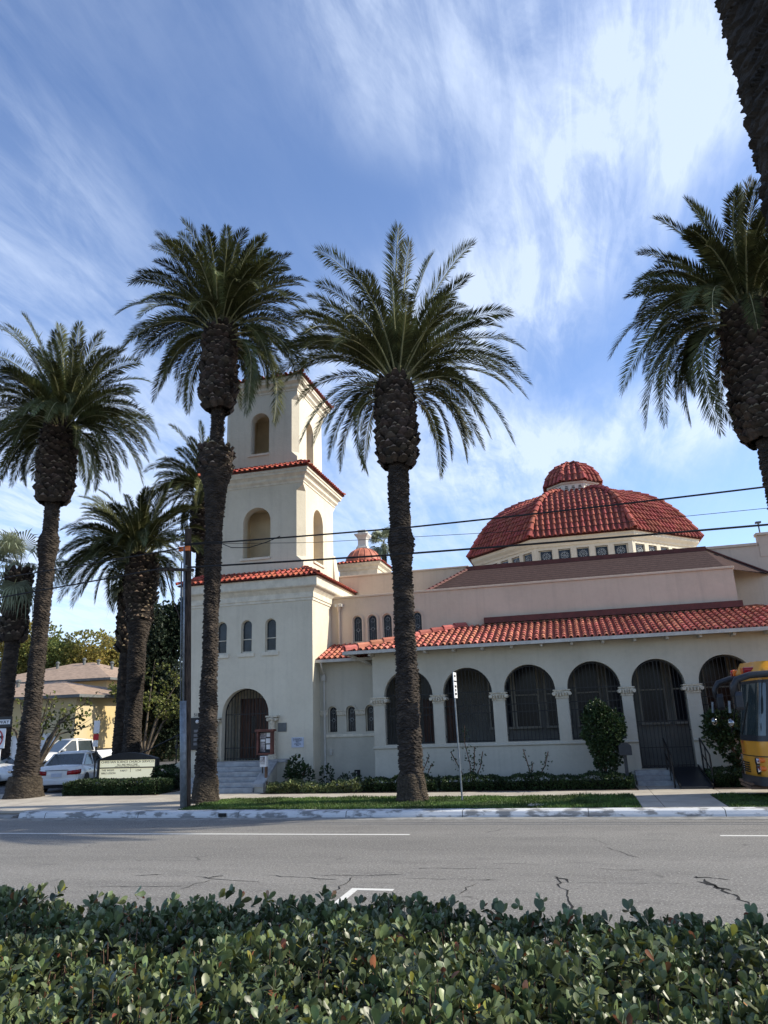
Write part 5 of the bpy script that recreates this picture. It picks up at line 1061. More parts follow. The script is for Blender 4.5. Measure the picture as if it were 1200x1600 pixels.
twiggy('tallest rose bush, beside the street sign post', (-3.7, 24.95, .16), [S3(-3.65, (0, .15), (.02, .9), (-.12, 1.6), (-.08, 2.15)), S3(-3.65, (0, .15), (.15, .8), (.2, 1.45)), S3(-3.65, (0, .2), (-.3, .7), (-.6, 1.3)), S3(-3.6, (0, .3), (.3, .8), (.42, 1.3))], 170, 52)
twiggy('spindly rose bush with two bare forked stems under the third arch', (-1.55, 24.95, .16), [S3(-1.6, (0, .15), (-.1, .7), (-.25, 1.35)), S3(-1.55, (0, .15), (.15, .5), (.35, .8), (.5, 1.25)), S3(-1.6, (0, .2), (-.05, .6), (.02, .9))], 100, 53)
leafy('shrub', 'small dark upright shrub against the tower wall below the notice', 'shrub', (-9.9, 25.3, .16), ball([(-9.95, 25.3, .85, .3, .25, .4, 2), (-9.7, 25.3, .6, .35, .25, .35, 2), (-10.1, 25.3, .5, .25, .25, .3, 1)]), 420, .12, m_leaf2, 54, stems=[([(-9.9, 25.3, .1), (-9.95, 25.3, .9)], [.02, .015]), ([(-9.9, 25.3, .1), (-9.6, 25.3, .8)], [.02, .012])])
leafy('shrub', 'small dark shrub at the foot of the downspout', 'shrub', (-9.1, 26.2, .16), ball([(-9.1, 26.2, .5, .25, .2, .35, 1), (-8.2, 26.2, .35, .5, .2, .22, 1)]), 300, .09, m_leaf2, 55)

# ================================================================== TREES BEHIND
def tree(name, label, x, y, h, clumps, n, size, m, seed, trunk_r=.3, limbs=6, group=None, k=(4, 5)):
    r_ = np.random.default_rng(seed); p = thing(name, label, 'tree', (x, y, .1), group)
    mb = MB(); th = h*.4; mb.tube([(x, y, 0), (x+.1, y, th*.5), (x, y, th)], [trunk_r*1.25, trunk_r, trunk_r*.8], 10)
    for i in range(limbs):
        c = clumps[i % len(clumps)]; q = Vector((c[0]+r_.uniform(-.4, .4)*c[3], c[1]+r_.uniform(-.4, .4)*c[4], c[2]+r_.uniform(-.2, .5)*c[5])); s = Vector((x, y, th*r_.uniform(.6, 1)))
        mid = s.lerp(q, .5)+Vector((0, 0, .3)); mb.tube([s, mid, q], [trunk_r*.5, trunk_r*.3, .04], 6)
        for j in range(3): e = q+Vector(r_.normal(0, .35*c[3], 3)); mb.tube([mid, e], [trunk_r*.18, .02], 5)
    mb.build('trunk', m_bark, p)
    P, N_ = ball(clumps)(r_, n); V, F = rosettes(P[:, 0], P[:, 1], P[:, 2], N_, r_, size, k, 1.1); mesh_obj('crown', V, F, m, p, False); return p
def clump(x, y, z, w, d, h, k, seed):
    r_ = random.Random(seed); return [(x+r_.uniform(-.5, .5)*w, y+r_.uniform(-.5, .5)*d, z+r_.uniform(-.5, .5)*h, w*r_.uniform(.16, .30), d*r_.uniform(.16, .30), h*r_.uniform(.18, .32), r_.uniform(.7, 1.4)) for i in range(k)]
tree('broadleaf_tree', 'olive and gold autumn tree behind the tan roofed apartments', -52, 66, 12, clump(-52, 66, 8.8, 12, 7, 6.5, 30, 1), 17000, .27, m_leaf4, 61, .4, 14)
tree('broadleaf_tree', 'golden brown treetop touching the left side of the autumn tree', -60, 70, 11, clump(-59, 70, 9.0, 8, 5, 5, 18, 2), 8000, .25, m_leaf7, 62, .3, 12)
tree('broadleaf_tree', 'green treetop on the right flank of the autumn tree', -51.0, 68, 11, clump(-50.0, 68, 7.6, 6, 5, 5.5, 18, 3), 9000, .27, m_leaf4, 63, .3, 8)
tree('evergreen_tree', 'tall dark evergreen tree directly left of the bell tower', -29.7, 47.5, 9, clump(-29.7, 47.5, 6.4, 4.6, 3, 8.2, 34, 4), 15000, .22, m_leaf5, 64, .4, 10)
tree('evergreen_tree', 'low dark tree behind the shorter date palm trunk', -51, 74, 8, clump(-50.5, 74, 4.6, 7, 4, 6, 14, 14), 5200, .34, m_leaf5, 65, .3, 8)
def bare_tree(label, x, y, tips, base_r, n, size, m, seed):
    r_ = np.random.default_rng(seed); p = thing('small_tree', label, 'tree', (x, y, .1)); mb = MB(); segs = []
    for tx, tz in tips:
        s = Vector((x, y, .1)); e = Vector((tx, y+r_.uniform(-1.2, 1.2), tz)); mid = s.lerp(e, .45)+Vector((0, 0, .35*abs(tx-x)+.2)); mb.tube([s, mid, e], [base_r, base_r*.5, .015], 6); segs.append((mid, e))
        for j in range(7):
            a = mid.lerp(e, r_.uniform(0, .95)); b = a+Vector((r_.normal(0, .6), r_.normal(0, .5), r_.uniform(-.1, .9))); mb.tube([a, b], [.02, .006], 4); segs.append((a, b))
    mb.build('trunk', m_bark, p)
    i = r_.integers(0, len(segs), n); t = r_.random(n); P = np.array([segs[k][0].lerp(segs[k][1], float(q)) for k, q in zip(i, t)])+r_.normal(0, .12, (n, 3))
    V, F = rosettes(P[:, 0], P[:, 1], P[:, 2], rand_unit(n, r_), r_, size, (3, 4), 1.0); mesh_obj('crown', V, F, m, p); return p
bare_tree('yellow green twiggy tree between the palm trunks and the dark evergreen', -27.5, 43, [(-30, 5.2), (-28.5, 6.4), (-26.6, 6.6), (-25.6, 5.5), (-24.9, 4.2), (-25.0, 3.6), (-29.0, 4.2)], .12, 950, .20, m_leaf6, 71)
bare_tree('small open tree with big leaves leaning over the parked cars', -26.6, 31.8, [(-26.3, 3.9), (-25.2, 4.3), (-24.0, 3.9), (-23.3, 3.2), (-27.6, 4.0), (-28.6, 3.4), (-24.2, 2.6), (-25.6, 3.2)], .11, 260, .20, m_leaf6, 72)
leafy('shrub', 'round green shrub by the apartment wall behind the parking sign', 'shrub', (-33.0, 44.5, .1), ball([(-33, 44.5, 1.6, 1.1, .9, 1.4, 1)]), 700, .22, m_leaf5, 73)

# ================================================================== APARTMENT HOUSES
def hip_roof(mb, x0, x1, y0, y1, z0, zr, over, mi=0):
    a, b, c, d = rect_loop(x0, x1, y0, y1, over, z0); ins = min(x1-x0, y1-y0)/2+over
    if x1-x0 > y1-y0: r0, r1 = (x0-over+ins, (y0+y1)/2, zr), (x1+over-ins, (y0+y1)/2, zr); mb.quad(a, b, r1, r0, mi); mb.quad(c, d, r0, r1, mi); mb.add([b, c, r1], [(0, 1, 2)], mi); mb.add([d, a, r0], [(0, 1, 2)], mi)
    else: r0, r1 = ((x0+x1)/2, y0-over+ins, zr), ((x0+x1)/2, y1+over-ins, zr); mb.quad(b, c, r1, r0, mi); mb.quad(d, a, r0, r1, mi); mb.add([a, b, r0], [(0, 1, 2)], mi); mb.add([c, d, r1], [(0, 1, 2)], mi)
def house(label, x0, x1, y0, y1, h, zr, wins, wins_r=(), over=.7, vents=()):
    p = thing('apartment_house', label, 'building', ((x0+x1)/2, y0, .1), None)
    mb = MB(); mb.box(x0, x1, y0, y1, 0, h); mb.build('wall', m_hwall, p)
    mb = MB(); hip_roof(mb, x0, x1, y0, y1, h+.12, zr, over); rf = mb.build('roof', m_hroof, p)
    mb = MB(); mb.box(x0-over-.03, x1+over+.03, y0-over-.03, y1+over+.03, h-.06, h+.115); mb.build('fascia', m_fascia, rf)
    for vx, vy, vz in vents: mb = MB(); mb.tube([(vx, vy, vz-.4), (vx, vy, vz+.35)], .12, 8); mb.lathe((vx, vy, vz+.3), [(.18, 0), (.18, .12), (.02, .2)], 8); mb.build('roof_vent', m_fascia, rf)
    for a, b, c, d, kind in wins:
        f = MB(); y = y0
        for q in ((a-.08, a, c-.08, d+.08), (b, b+.08, c-.08, d+.08), (a, b, c-.08, c), (a, b, d, d+.08), ((a+b)/2-.03, (a+b)/2+.03, c, d)): f.box(q[0], q[1], y-.07, y+.02, q[2], q[3])
        w = f.build('window', m_wtrim, p); g = MB(); g.quad((a, y-.02, c), (b, y-.02, c), (b, y-.02, d), (a, y-.02, d)); g.build('pane', m_glass2 if kind == 0 else m_signw, w)
    for a, b, c, d in wins_r:
        f = MB(); f.box(x1-.02, x1+.07, a-.08, b+.08, c-.08, c); f.box(x1-.02, x1+.07, a-.08, b+.08, d, d+.08); f.box(x1-.02, x1+.07, a-.08, a, c, d); f.box(x1-.02, x1+.07, b, b+.08, c, d)
        w = f.build('window', m_wtrim, p); g = MB(); g.quad((x1+.02, a, c), (x1+.02, b, c), (x1+.02, b, d), (x1+.02, a, d)); g.build('pane', m_glass2, w)
    return p
house('front yellow apartment house with white ground floor panels, at the left edge', -45, -30.5, 40, 50, 4.45, 5.8, [(-35.5, -34.5, .9, 2.1, 1), (-32.9, -31.9, .9, 2.2, 1), (-40.5, -38.8, .8, 2.4, 1), (-36.8, -35.4, 3.3, 4.15, 0)], vents=[(-38, 43.4, 5.5)])
house('taller yellow apartment house with a tan hip roof and vents, behind the first', -50, -37.3, 52.5, 63, 6.3, 8.3, [(-41.6, -39.8, 5.15, 5.9, 0), (-46.5, -45.2, 4.6, 5.7, 0)], vents=[(-45, 56, 7.9), (-43, 57, 8.2), (-41.5, 57, 8.0), (-39.8, 56.6, 7.7)], over=1.0)
house('low yellow apartment wing with small dark windows, beside the evergreen', -36.6, -24, 50, 60, 4.4, 6.0, [(-36.5, -35.9, 2.4, 3.1, 0), (-32.3, -31.7, 1.0, 2.0, 0), (-29.9, -29.1, 1.0, 2.0, 0)], over=.5)
house('distant tan roofed house between the left palm and the edge', -72, -58, 60, 74, 6.6, 9.2, [(-62, -60, 4.2, 5.6, 0)], vents=[(-64, 63, 8.4), (-62, 63, 8.2)])

# ================================================================== STREET FURNITURE
def post_thing(name, label, cat, x, y, z0, z1, r, m, group=None, n=10, part='post'):
    p = thing(name, label, cat, (x, y, z0), group); mb = MB(); mb.tube([(x, y, z0-.02), (x, y, z1)], r, n); mb.build(part, m, p); return p
p = thing('utility_pole', 'dark wooden utility pole with a grey steel conduit strapped to its foot', 'utility pole', (-11.60, 20.45, .15))
mb = MB(); mb.tube([(-11.52, 20.45, .1), (-11.85, 20.45, 8.72)], [.135, .105], 14); mb.build('pole', m_pole, p)
mb = MB(); mb.tube([(-11.50, 20.26, .12), (-11.66, 20.26, 3.2)], .10, 14); mb.build('conduit', m_galv, p, True)
mb = MB(); mb.tube([(-11.66, 20.26, 3.2), (-11.86, 20.28, 8.1)], .034, 8); mb.tube([(-11.76, 20.28, 3.2), (-11.95, 20.30, 7.6)], .022, 8); mb.build('riser_pipe', m_galv, p, True)
mb = MB(); mb.beam((-12.72, 20.2, 7.40), (-11.45, 20.2, 7.26), .10, .09); mb.tube([(-12.5, 20.2, 7.38), (-12.15, 20.2, 6.4), (-11.85, 20.3, 5.6)], .02, 6); mb.build('crossarm', m_pole, p)
mb = MB(); mb.box(-12.06, -11.68, 20.26, 20.34, 7.95, 8.10); mb.build('clamp_band', m_amber, p)
for z, dx in ((8.10, .0), (7.42, -.45), (7.30, .2)):
    mb = MB(); mb.lathe((-11.9+dx, 20.16, z), [(.03, 0), (.06, .03), (.035, .06), (.06, .09), (.03, .13)], 10); mb.build('insulator', m_fascia, p)
def wire(label, pts, r, sag=0):
    V = [Vector(q) for q in pts]; P = []
    for a, b in zip(V[:-1], V[1:]):
        n = 24
        for k in range(n+1):
            t = k/n; q = a.lerp(b, t); q.z -= sag*4*t*(1-t)*((b-a).length/20)**2; P.append(q)
    mb = MB(); mb.tube(P, r, 6, cap=False); o = mb.build('overhead_cable', m_wire); tag(o, label, 'cable', None); return rehome(o, pts[0])
wire('upper thick cable running right from the pole across tower and dome', [(-11.9, 20.16, 8.12), (-4.3, 20.2, 7.96), (6, 20.2, 8.10), (30, 20.2, 8.6)], .026, .10)
wire('lower thick cable running right from the pole, below the upper one', [(-11.7, 20.16, 7.36), (-5.15, 20.2, 7.17), (5.5, 20.2, 7.05), (30, 20.2, 7.4)], .030, .06)
wire('upper cable leading off the pole to the left edge', [(-11.9, 20.16, 8.02), (-19.0, 20.2, 7.60), (-50, 20.2, 7.9)], .020, .1)
wire('lower cable leading off the pole to the left edge', [(-12.4, 20.16, 7.42), (-18.9, 20.2, 6.92), (-50, 20.2, 7.3)], .024, .1)
wire('slack cable loop hanging under the upper cable in front of the tower niche', [(-11.85, 20.14, 8.16), (-10.6, 20.12, 8.10), (-10.1, 20.12, 7.86), (-9.5, 20.12, 7.80), (-8.9, 20.12, 7.92), (-8.45, 20.15, 8.08)], .014)
wire('thin steel wire drifting down behind the middle palm toward the dome', [(-11.8, 20.4, 8.2), (-7.5, 20.45, 7.85), (0, 20.5, 7.55), (12, 20.5, 7.6)], .008)
# church notice board
p = thing('notice_board', 'cream church notice board with a black arched frame on low black posts', 'sign', (-17.2, 26.0, .1))
xa, xb, y = -18.52, -16.05, 25.95; za = .58
mb = MB(); mb.box(xa-.08, xb+.08, y, y+.22, za-.08, za); mb.box(xa-.08, xa, y, y+.22, za, 1.27); mb.box(xb, xb+.08, y, y+.22, za, 1.27); mb.box(xa, xb, y, y+.22, .95, .99)
n = 14; top = [(xa-.08+(xb-xa+.16)*k/n, 1.27+.24*math.sin(math.pi*k/n)) for k in range(n+1)]
mb.rings([[(a, y, 1.25), (a, y+.22, 1.25), (a, y+.22, z+.02), (a, y, z+.02)] for a, z in top], 0, True, True); mb.box(xa, xb, y+.12, y+.2, za, 1.25); mb.build('frame', m_signb, p, bevel=.008)
mb = MB(); mb.quad((xa, y+.06, za), (xb, y+.06, za), (xb, y+.06, .95), (xa, y+.06, .95)); mb.quad((xa, y+.06, .99), (xb, y+.06, .99), (xb, y+.06, 1.25), (xa, y+.06, 1.25)); fc = mb.build('sign_face', m_signlit, p)
for x in (xa+.3, xb-.3): mb = MB(); mb.box(x-.05, x+.05, y+.06, y+.16, .1, za-.08); mb.build('post', m_signb, p)
yy = y+.055; cx = (xa+xb)/2
for body, sz, x_, z_, al, m in (('CHRISTIAN SCIENCE CHURCH SERVICES', .125, cx, 1.145, 'CENTER', m_text), ('ALL ARE WELCOME', .10, cx, 1.045, 'CENTER', m_text), ('SUNDAY SCHOOL  WEDNESDAY TESTIMONY MEETINGS', .042, cx, 1.004, 'CENTER', m_textg),
                             ('THIS WEEKS', .10, xa+.09, .845, 'LEFT', m_text), ('BIBLE LESSON', .10, xa+.09, .735, 'LEFT', m_text), ('SUBJECT', .085, xa+.92, .83, 'LEFT', m_textg), ('LOVE', .10, xa+1.62, .83, 'LEFT', m_text)):
    text_mesh('lettering', body, sz, (x_, yy, z_), X3, Z3, m, fc, al)
mb = MB(); mb.box(xa+1.38, xa+1.395, yy, yy+.004, .80, .94); mb.build('divider', m_text, fc)
# one way and no right turn signs
p = thing('sign_post', 'post at the left edge with a black arrow plate over a no right turn sign', 'sign', (-20.05, 22.0, .15))
mb = MB(); mb.tube([(-20.05, 22.06, .1), (-20.05, 22.06, 3.15)], .03, 8); mb.build('post', m_galv, p)
mb = MB(); mb.box(-20.62, -19.36, 21.99, 22.02, 2.64, 3.00); q = mb.build('one_way_plate', m_signb, p)
mb = MB(); mb.add([(-20.58, 21.985, 2.82), (-20.38, 21.985, 2.69), (-20.38, 21.985, 2.74), (-19.42, 21.985, 2.74), (-19.42, 21.985, 2.90), (-20.38, 21.985, 2.90), (-20.38, 21.985, 2.95)], [tuple(range(7))]); mb.build('arrow', m_signw, q)
text_mesh('lettering', 'ONE WAY', .165, (-19.92, 21.98, 2.762), X3, Z3, m_text, q, xs=1.15)
mb = MB(); mb.box(-20.43, -19.57, 21.99, 22.01, 1.93, 2.60); q = mb.build('turn_plate', m_signw, p, bevel=.01)
def disc_ring(cx, cz, r0, r1, y, m, name, parent):
    mb = MB(); n = 28; mb.rings([[(cx+r*math.cos(2*math.pi*k/n), y, cz+r*math.sin(2*math.pi*k/n)) for k in range(n)] for r in (r0, r1)]); return mb.build(name, m, parent)
mb = MB(); mb.box(-19.98, -19.90, 21.984, 21.989, 2.05, 2.30); mb.box(-19.98, -19.74, 21.983, 21.988, 2.28, 2.35); mb.add([(-19.74, 21.983, 2.22), (-19.62, 21.983, 2.315), (-19.74, 21.983, 2.41)], [(0, 1, 2)]); mb.build('arrow', m_text, q)
disc_ring(-19.96, 2.265, .265, .315, 21.980, m_signr, 'prohibition_ring', q); mb = MB(); mb.beam((-20.16, 21.978, 2.45), (-19.77, 21.978, 2.08), .05, .006, up=(0, 1, 0)); mb.build('prohibition_bar', m_signr, q)
mb = MB(); mb.box(-20.30, -19.70, 21.99, 22.01, 1.30, 1.90); mb.build('lower_plate', m_signw, p)
# parking sign beyond the sedan
p = post_thing('parking_sign', 'thin dark post with a small red and white parking sign behind the sedan', 'sign', -18.42, 25.55, .15, 2.8, .028, m_signb)
mb = MB(); mb.box(-18.56, -18.30, 25.50, 25.52, 2.30, 2.78); mb.build('sign_plate', m_signw, p); mb = MB(); mb.box(-18.55, -18.31, 25.49, 25.51, 2.05, 2.27); q = mb.build('red_plate', m_signr, p); mb = MB(); mb.box(-18.54, -18.32, 25.49, 25.51, 1.80, 2.03); mb.build('sign_plate', m_signw, p)
# street sign post seen edge-on
p = thing('street_sign', 'leaning galvanised post with a narrow white sign turned edge on', 'sign', (-3.42, 21.5, .16))
mb = MB(); mb.tube([(-3.42, 21.52, .1), (-3.47, 21.52, 3.74)], .026, 8); mb.build('post', m_galv, p)
mb = MB(); d = Vector((.12, .99, 0)).normalized()
P = lambda a, z: Vector((-3.46, 21.46, z))+d*a
mb.add([P(-.02, 2.98), P(.30, 2.98), P(.30, 3.72), P(-.02, 3.72)]+[v+Vector((.012, -.004, 0)) for v in (P(-.02, 2.98), P(.30, 2.98), P(.30, 3.72), P(-.02, 3.72))], [(0, 1, 2, 3), (7, 6, 5, 4), (0, 4, 5, 1), (1, 5, 6, 2), (2, 6, 7, 3), (3, 7, 4, 0)]); q = mb.build('sign_plate', m_signw, p)
for i, (tx, zz) in enumerate((('NO', 3.58), ('PARKING', 3.44), ('7AM', 3.28), ('TO', 3.17), ('9AM', 3.06))): text_mesh('lettering', tx, .10 if i != 1 else .065, P(.14, zz)+Vector((.016, -.006, 0)), d, Z3, m_text, q)
# redwood display case
p = thing('display_case', 'red brown display case with posters on a post beside the front steps', 'display case', (-10.85, 24.75, .16))
mb = MB(); mb.box(-10.92, -10.84, 24.76, 24.84, .1, 1.45); mb.build('post', m_post, p); 
mb = MB(); mb.box(-11.18, -11.12, 24.6, 24.86, 1.38, 2.16); mb.box(-10.66, -10.60, 24.6, 24.86, 1.38, 2.16); mb.box(-11.12, -10.66, 24.6, 24.86, 1.38, 1.44); mb.box(-11.24, -10.54, 24.56, 24.9, 2.16, 2.24); mb.box(-11.12, -10.66, 24.8, 24.86, 1.44, 2.16); cs = mb.build('case', m_brick, p, bevel=.008)
mb = MB(); mb.quad((-11.12, 24.74, 1.44), (-10.66, 24.74, 1.44), (-10.66, 24.74, 2.16), (-11.12, 24.74, 2.16)); mb.build('backing', m_text, cs)
for a, b, c, d_, m in ((-11.10, -10.88, 1.93, 2.12, m_pinkp), (-10.85, -10.69, 1.98, 2.12, m_signw), (-11.08, -10.90, 1.82, 1.90, m_signw), (-10.87, -10.69, 1.76, 1.93, m_signw), (-11.08, -10.90, 1.48, 1.80, m_pinkp), (-10.85, -10.70, 1.56, 1.72, m_signw)):
    mb = MB(); mb.box(a, b, 24.722, 24.735, c, d_); o = mb.build('poster', m, cs)
mb = MB(); mb.box(-11.02, -10.78, 24.56, 24.74, .98, 1.34); lb = mb.build('leaflet_box', m_signw, p, bevel=.006); mb = MB(); mb.box(-11.0, -10.83, 24.55, 24.558, 1.12, 1.32); mb.box(-11.0, -10.83, 24.548, 24.556, 1.07, 1.10); mb.build('leaflet', m_pinkp, lb)
# notices fixed to the tower wall
p = thing('warning_sign', 'pale blue warning notice screwed to the tower wall', 'sign', (-10.23, 26.19, 1.55)); mb = MB(); mb.box(-10.47, -9.99, 26.17, 26.195, 1.54, 1.90); q = mb.build('plate', m_bluep, p)
for body, sz, zz in (('WARNING', .075, 1.815), ('NO TRESPASSING', .045, 1.765), ('VIDEO', .045, 1.72), ('private property', .035, 1.68), ('surveillance in use', .032, 1.64), ('24 hours', .032, 1.60)): text_mesh('lettering', body, sz, (-10.23, 26.168, zz), X3, Z3, m_text, q)
mb = MB(); mb.box(-11.02, -10.68, 26.16, 26.195, 2.12, 2.44); rehome(tag(mb.build('bronze_plaque', m_fascia, bevel=.006), 'square dark bronze plaque on the tower wall right of the door', 'plaque'), (-10.85, 26.17, 2.12))
# dark service board with the house number, left of the front steps
p = thing('service_board', 'tall dark board with notices under the house number, behind the utility pole', 'board', (-14.3, 26.1, 1.2))
mb = MB(); mb.box(-14.93, -13.95, 26.12, 26.195, 1.55, 2.75); bd = mb.build('board', m_signb, p, bevel=.006)
for i in range(4): mb = MB(); mb.box(-14.5, -14.25, 26.10, 26.118, 2.2-.16*i, 2.3-.16*i); mb.build('notice', m_textg, bd)
mb = MB(); mb.lathe((-14.36, 26.08, 2.60), [(.001, -.07), (.05, -.05), (.07, 0), (.05, .05), (.001, .07)], 12); mb.build('lamp', m_signw, bd)
text_mesh('house_number', '5106', .17, (-14.40, 26.18, 2.80), X3, Z3, m_text, p)
# side stair left of the tower
p = thing('side_stair', 'low side stair with plaster cheek wall and black railing left of the tower', 'stairs', (-15.9, 27.0, .1))
mb = MB(); mb.add([(-16.6, 26.6, .1), (-15.3, 26.6, .1), (-15.3, 27.0, .1), (-16.6, 27.0, .1), (-16.6, 26.6, .35), (-15.3, 26.6, 1.15), (-15.3, 27.0, 1.15), (-16.6, 27.0, .35)], [(0, 3, 2, 1), (4, 5, 6, 7), (0, 1, 5, 4), (1, 2, 6, 5), (2, 3, 7, 6), (3, 0, 4, 7)]); mb.build('cheek_wall', m_stucco, p)
mb = MB()
for i in range(6): mb.box(-16.5+i*.24, -14.96, 27.05, 28.4, .1 if i == 0 else .1+i*.16+.002, .1+(i+1)*.16)
mb.build('steps', m_step, p)
mb = MB(); mb.tube([(-17.2, 26.8, 1.45), (-15.6, 26.8, 2.1), (-15.1, 26.8, 2.1)], .025, 8); mb.tube([(-15.62, 26.8, 2.1), (-15.62, 26.8, .9)], .022, 8); mb.tube([(-17.2, 26.8, 1.45), (-17.2, 26.8, .1)], .022, 8); mb.tube([(-15.62, 26.8, 1.6), (-15.62, 26.8, 1.75)], .07, 8); mb.build('railing', m_iron, p)
# letter box post by the topiary
p = thing('letter_box', 'dark letter box on a black post right of the round shrub', 'letter box', (1.28, 24.4, .16)); mb = MB(); mb.box(1.24, 1.34, 24.36, 24.46, .1, 1.2); mb.build('post', m_blackp, p)
mb = MB(); mb.rings([[(1.12, yv, 1.12), (1.50, yv, 1.12), (1.50, yv, 1.40), (1.42, yv, 1.48), (1.20, yv, 1.48), (1.12, yv, 1.40)] for yv in (24.2, 24.65)], 0, True, True); mb.build('box', m_blackp, p, bevel=.006)
# wheelchair ramp and railings at the gate
p = thing('access_ramp', 'portable black access ramp laid over the steps at the iron gate', 'ramp', (3.0, 25.0, .15))
vs = [(2.75, 24.0, .152), (3.62, 24.0, .152), (3.56, 26.0, .575), (2.72, 26.0, .575)]; mb = MB(); mb.add(vs+[(a, b, c+.05) for a, b, c in vs], [(0, 3, 2, 1), (4, 5, 6, 7), (0, 1, 5, 4), (1, 2, 6, 5), (2, 3, 7, 6), (3, 0, 4, 7)]); mb.build('deck', m_blackp, p)
mb = MB(); mb.beam((2.73, 24.0, .24), (2.70, 26.0, .66), .03, .08); mb.beam((3.64, 24.0, .24), (3.58, 26.0, .66), .03, .08); mb.build('side_curb', m_black, p)
for lab, x in (('black handrail on the right side of the access ramp', 3.72), ('black handrail between the gate steps and the ramp', 2.62)):
    p = thing('handrail', lab, 'railing', (x, 25.0, .15), 'handrails at the gate')
    mb = MB(); mb.tube([(x, 24.35, .12), (x, 24.35, 1.08), (x, 25.85, 1.50), (x, 25.85, .5)], .026, 8); mb.tube([(x, 24.35, .62), (x, 25.85, 1.05)], .018, 8); mb.tube([(x, 25.1, .3), (x, 25.1, 1.28)], .018, 8); mb.build('rail', m_iron, p)

# ================================================================== VEHICLES
def wheel(parent, x, y, r, w, side, name='wheel'):
    mb = MB(); prof = [(r*.62, -w/2), (r*.93, -w/2), (r, -w*.38), (r, w*.38), (r*.93, w/2), (r*.62, w/2)]; n = 28
    mb.rings([[(x+q*math.cos(2*math.pi*k/n), y+t, r+q*math.sin(2*math.pi*k/n)) for k in range(n)] for q, t in prof]); wl_ = mb.build(name, m_black, parent, True)
    mb = MB(); s = side; yo = y+s*w*.42
    mb.rings([[(x+q*math.cos(2*math.pi*k/n), yo-s*t, r+q*math.sin(2*math.pi*k/n)) for k in range(n)] for q, t in ((r*.64, 0), (r*.60, .0), (r*.57, .05))]); mb.lathe((0, 0, 0), [], 3) if 0 else None
    mb.rings([[(x+q*math.cos(2*math.pi*k/n), yo-s*.05, r+q*math.sin(2*math.pi*k/n)) for k in range(n)] for q in (r*.57, r*.02)], 1)
    for k in range(5):
        a = 2*math.pi*k/5; mb.beam((x+r*.1*math.cos(a), yo-s*.02, r+r*.1*math.sin(a)), (x+r*.57*math.cos(a), yo-s*.02, r+r*.57*math.sin(a)), .05, .03, up=(0, 1, 0))
    mb.lathe((x, yo, r), [(.001, 0)], 3) if 0 else None
    mb.build('rim', [m_alloy, m_black], wl_); return wl_
def sect_loft(mb, secs, mi=0, cap=True):
    mb.rings(secs, mi, cap, cap, closed=True)
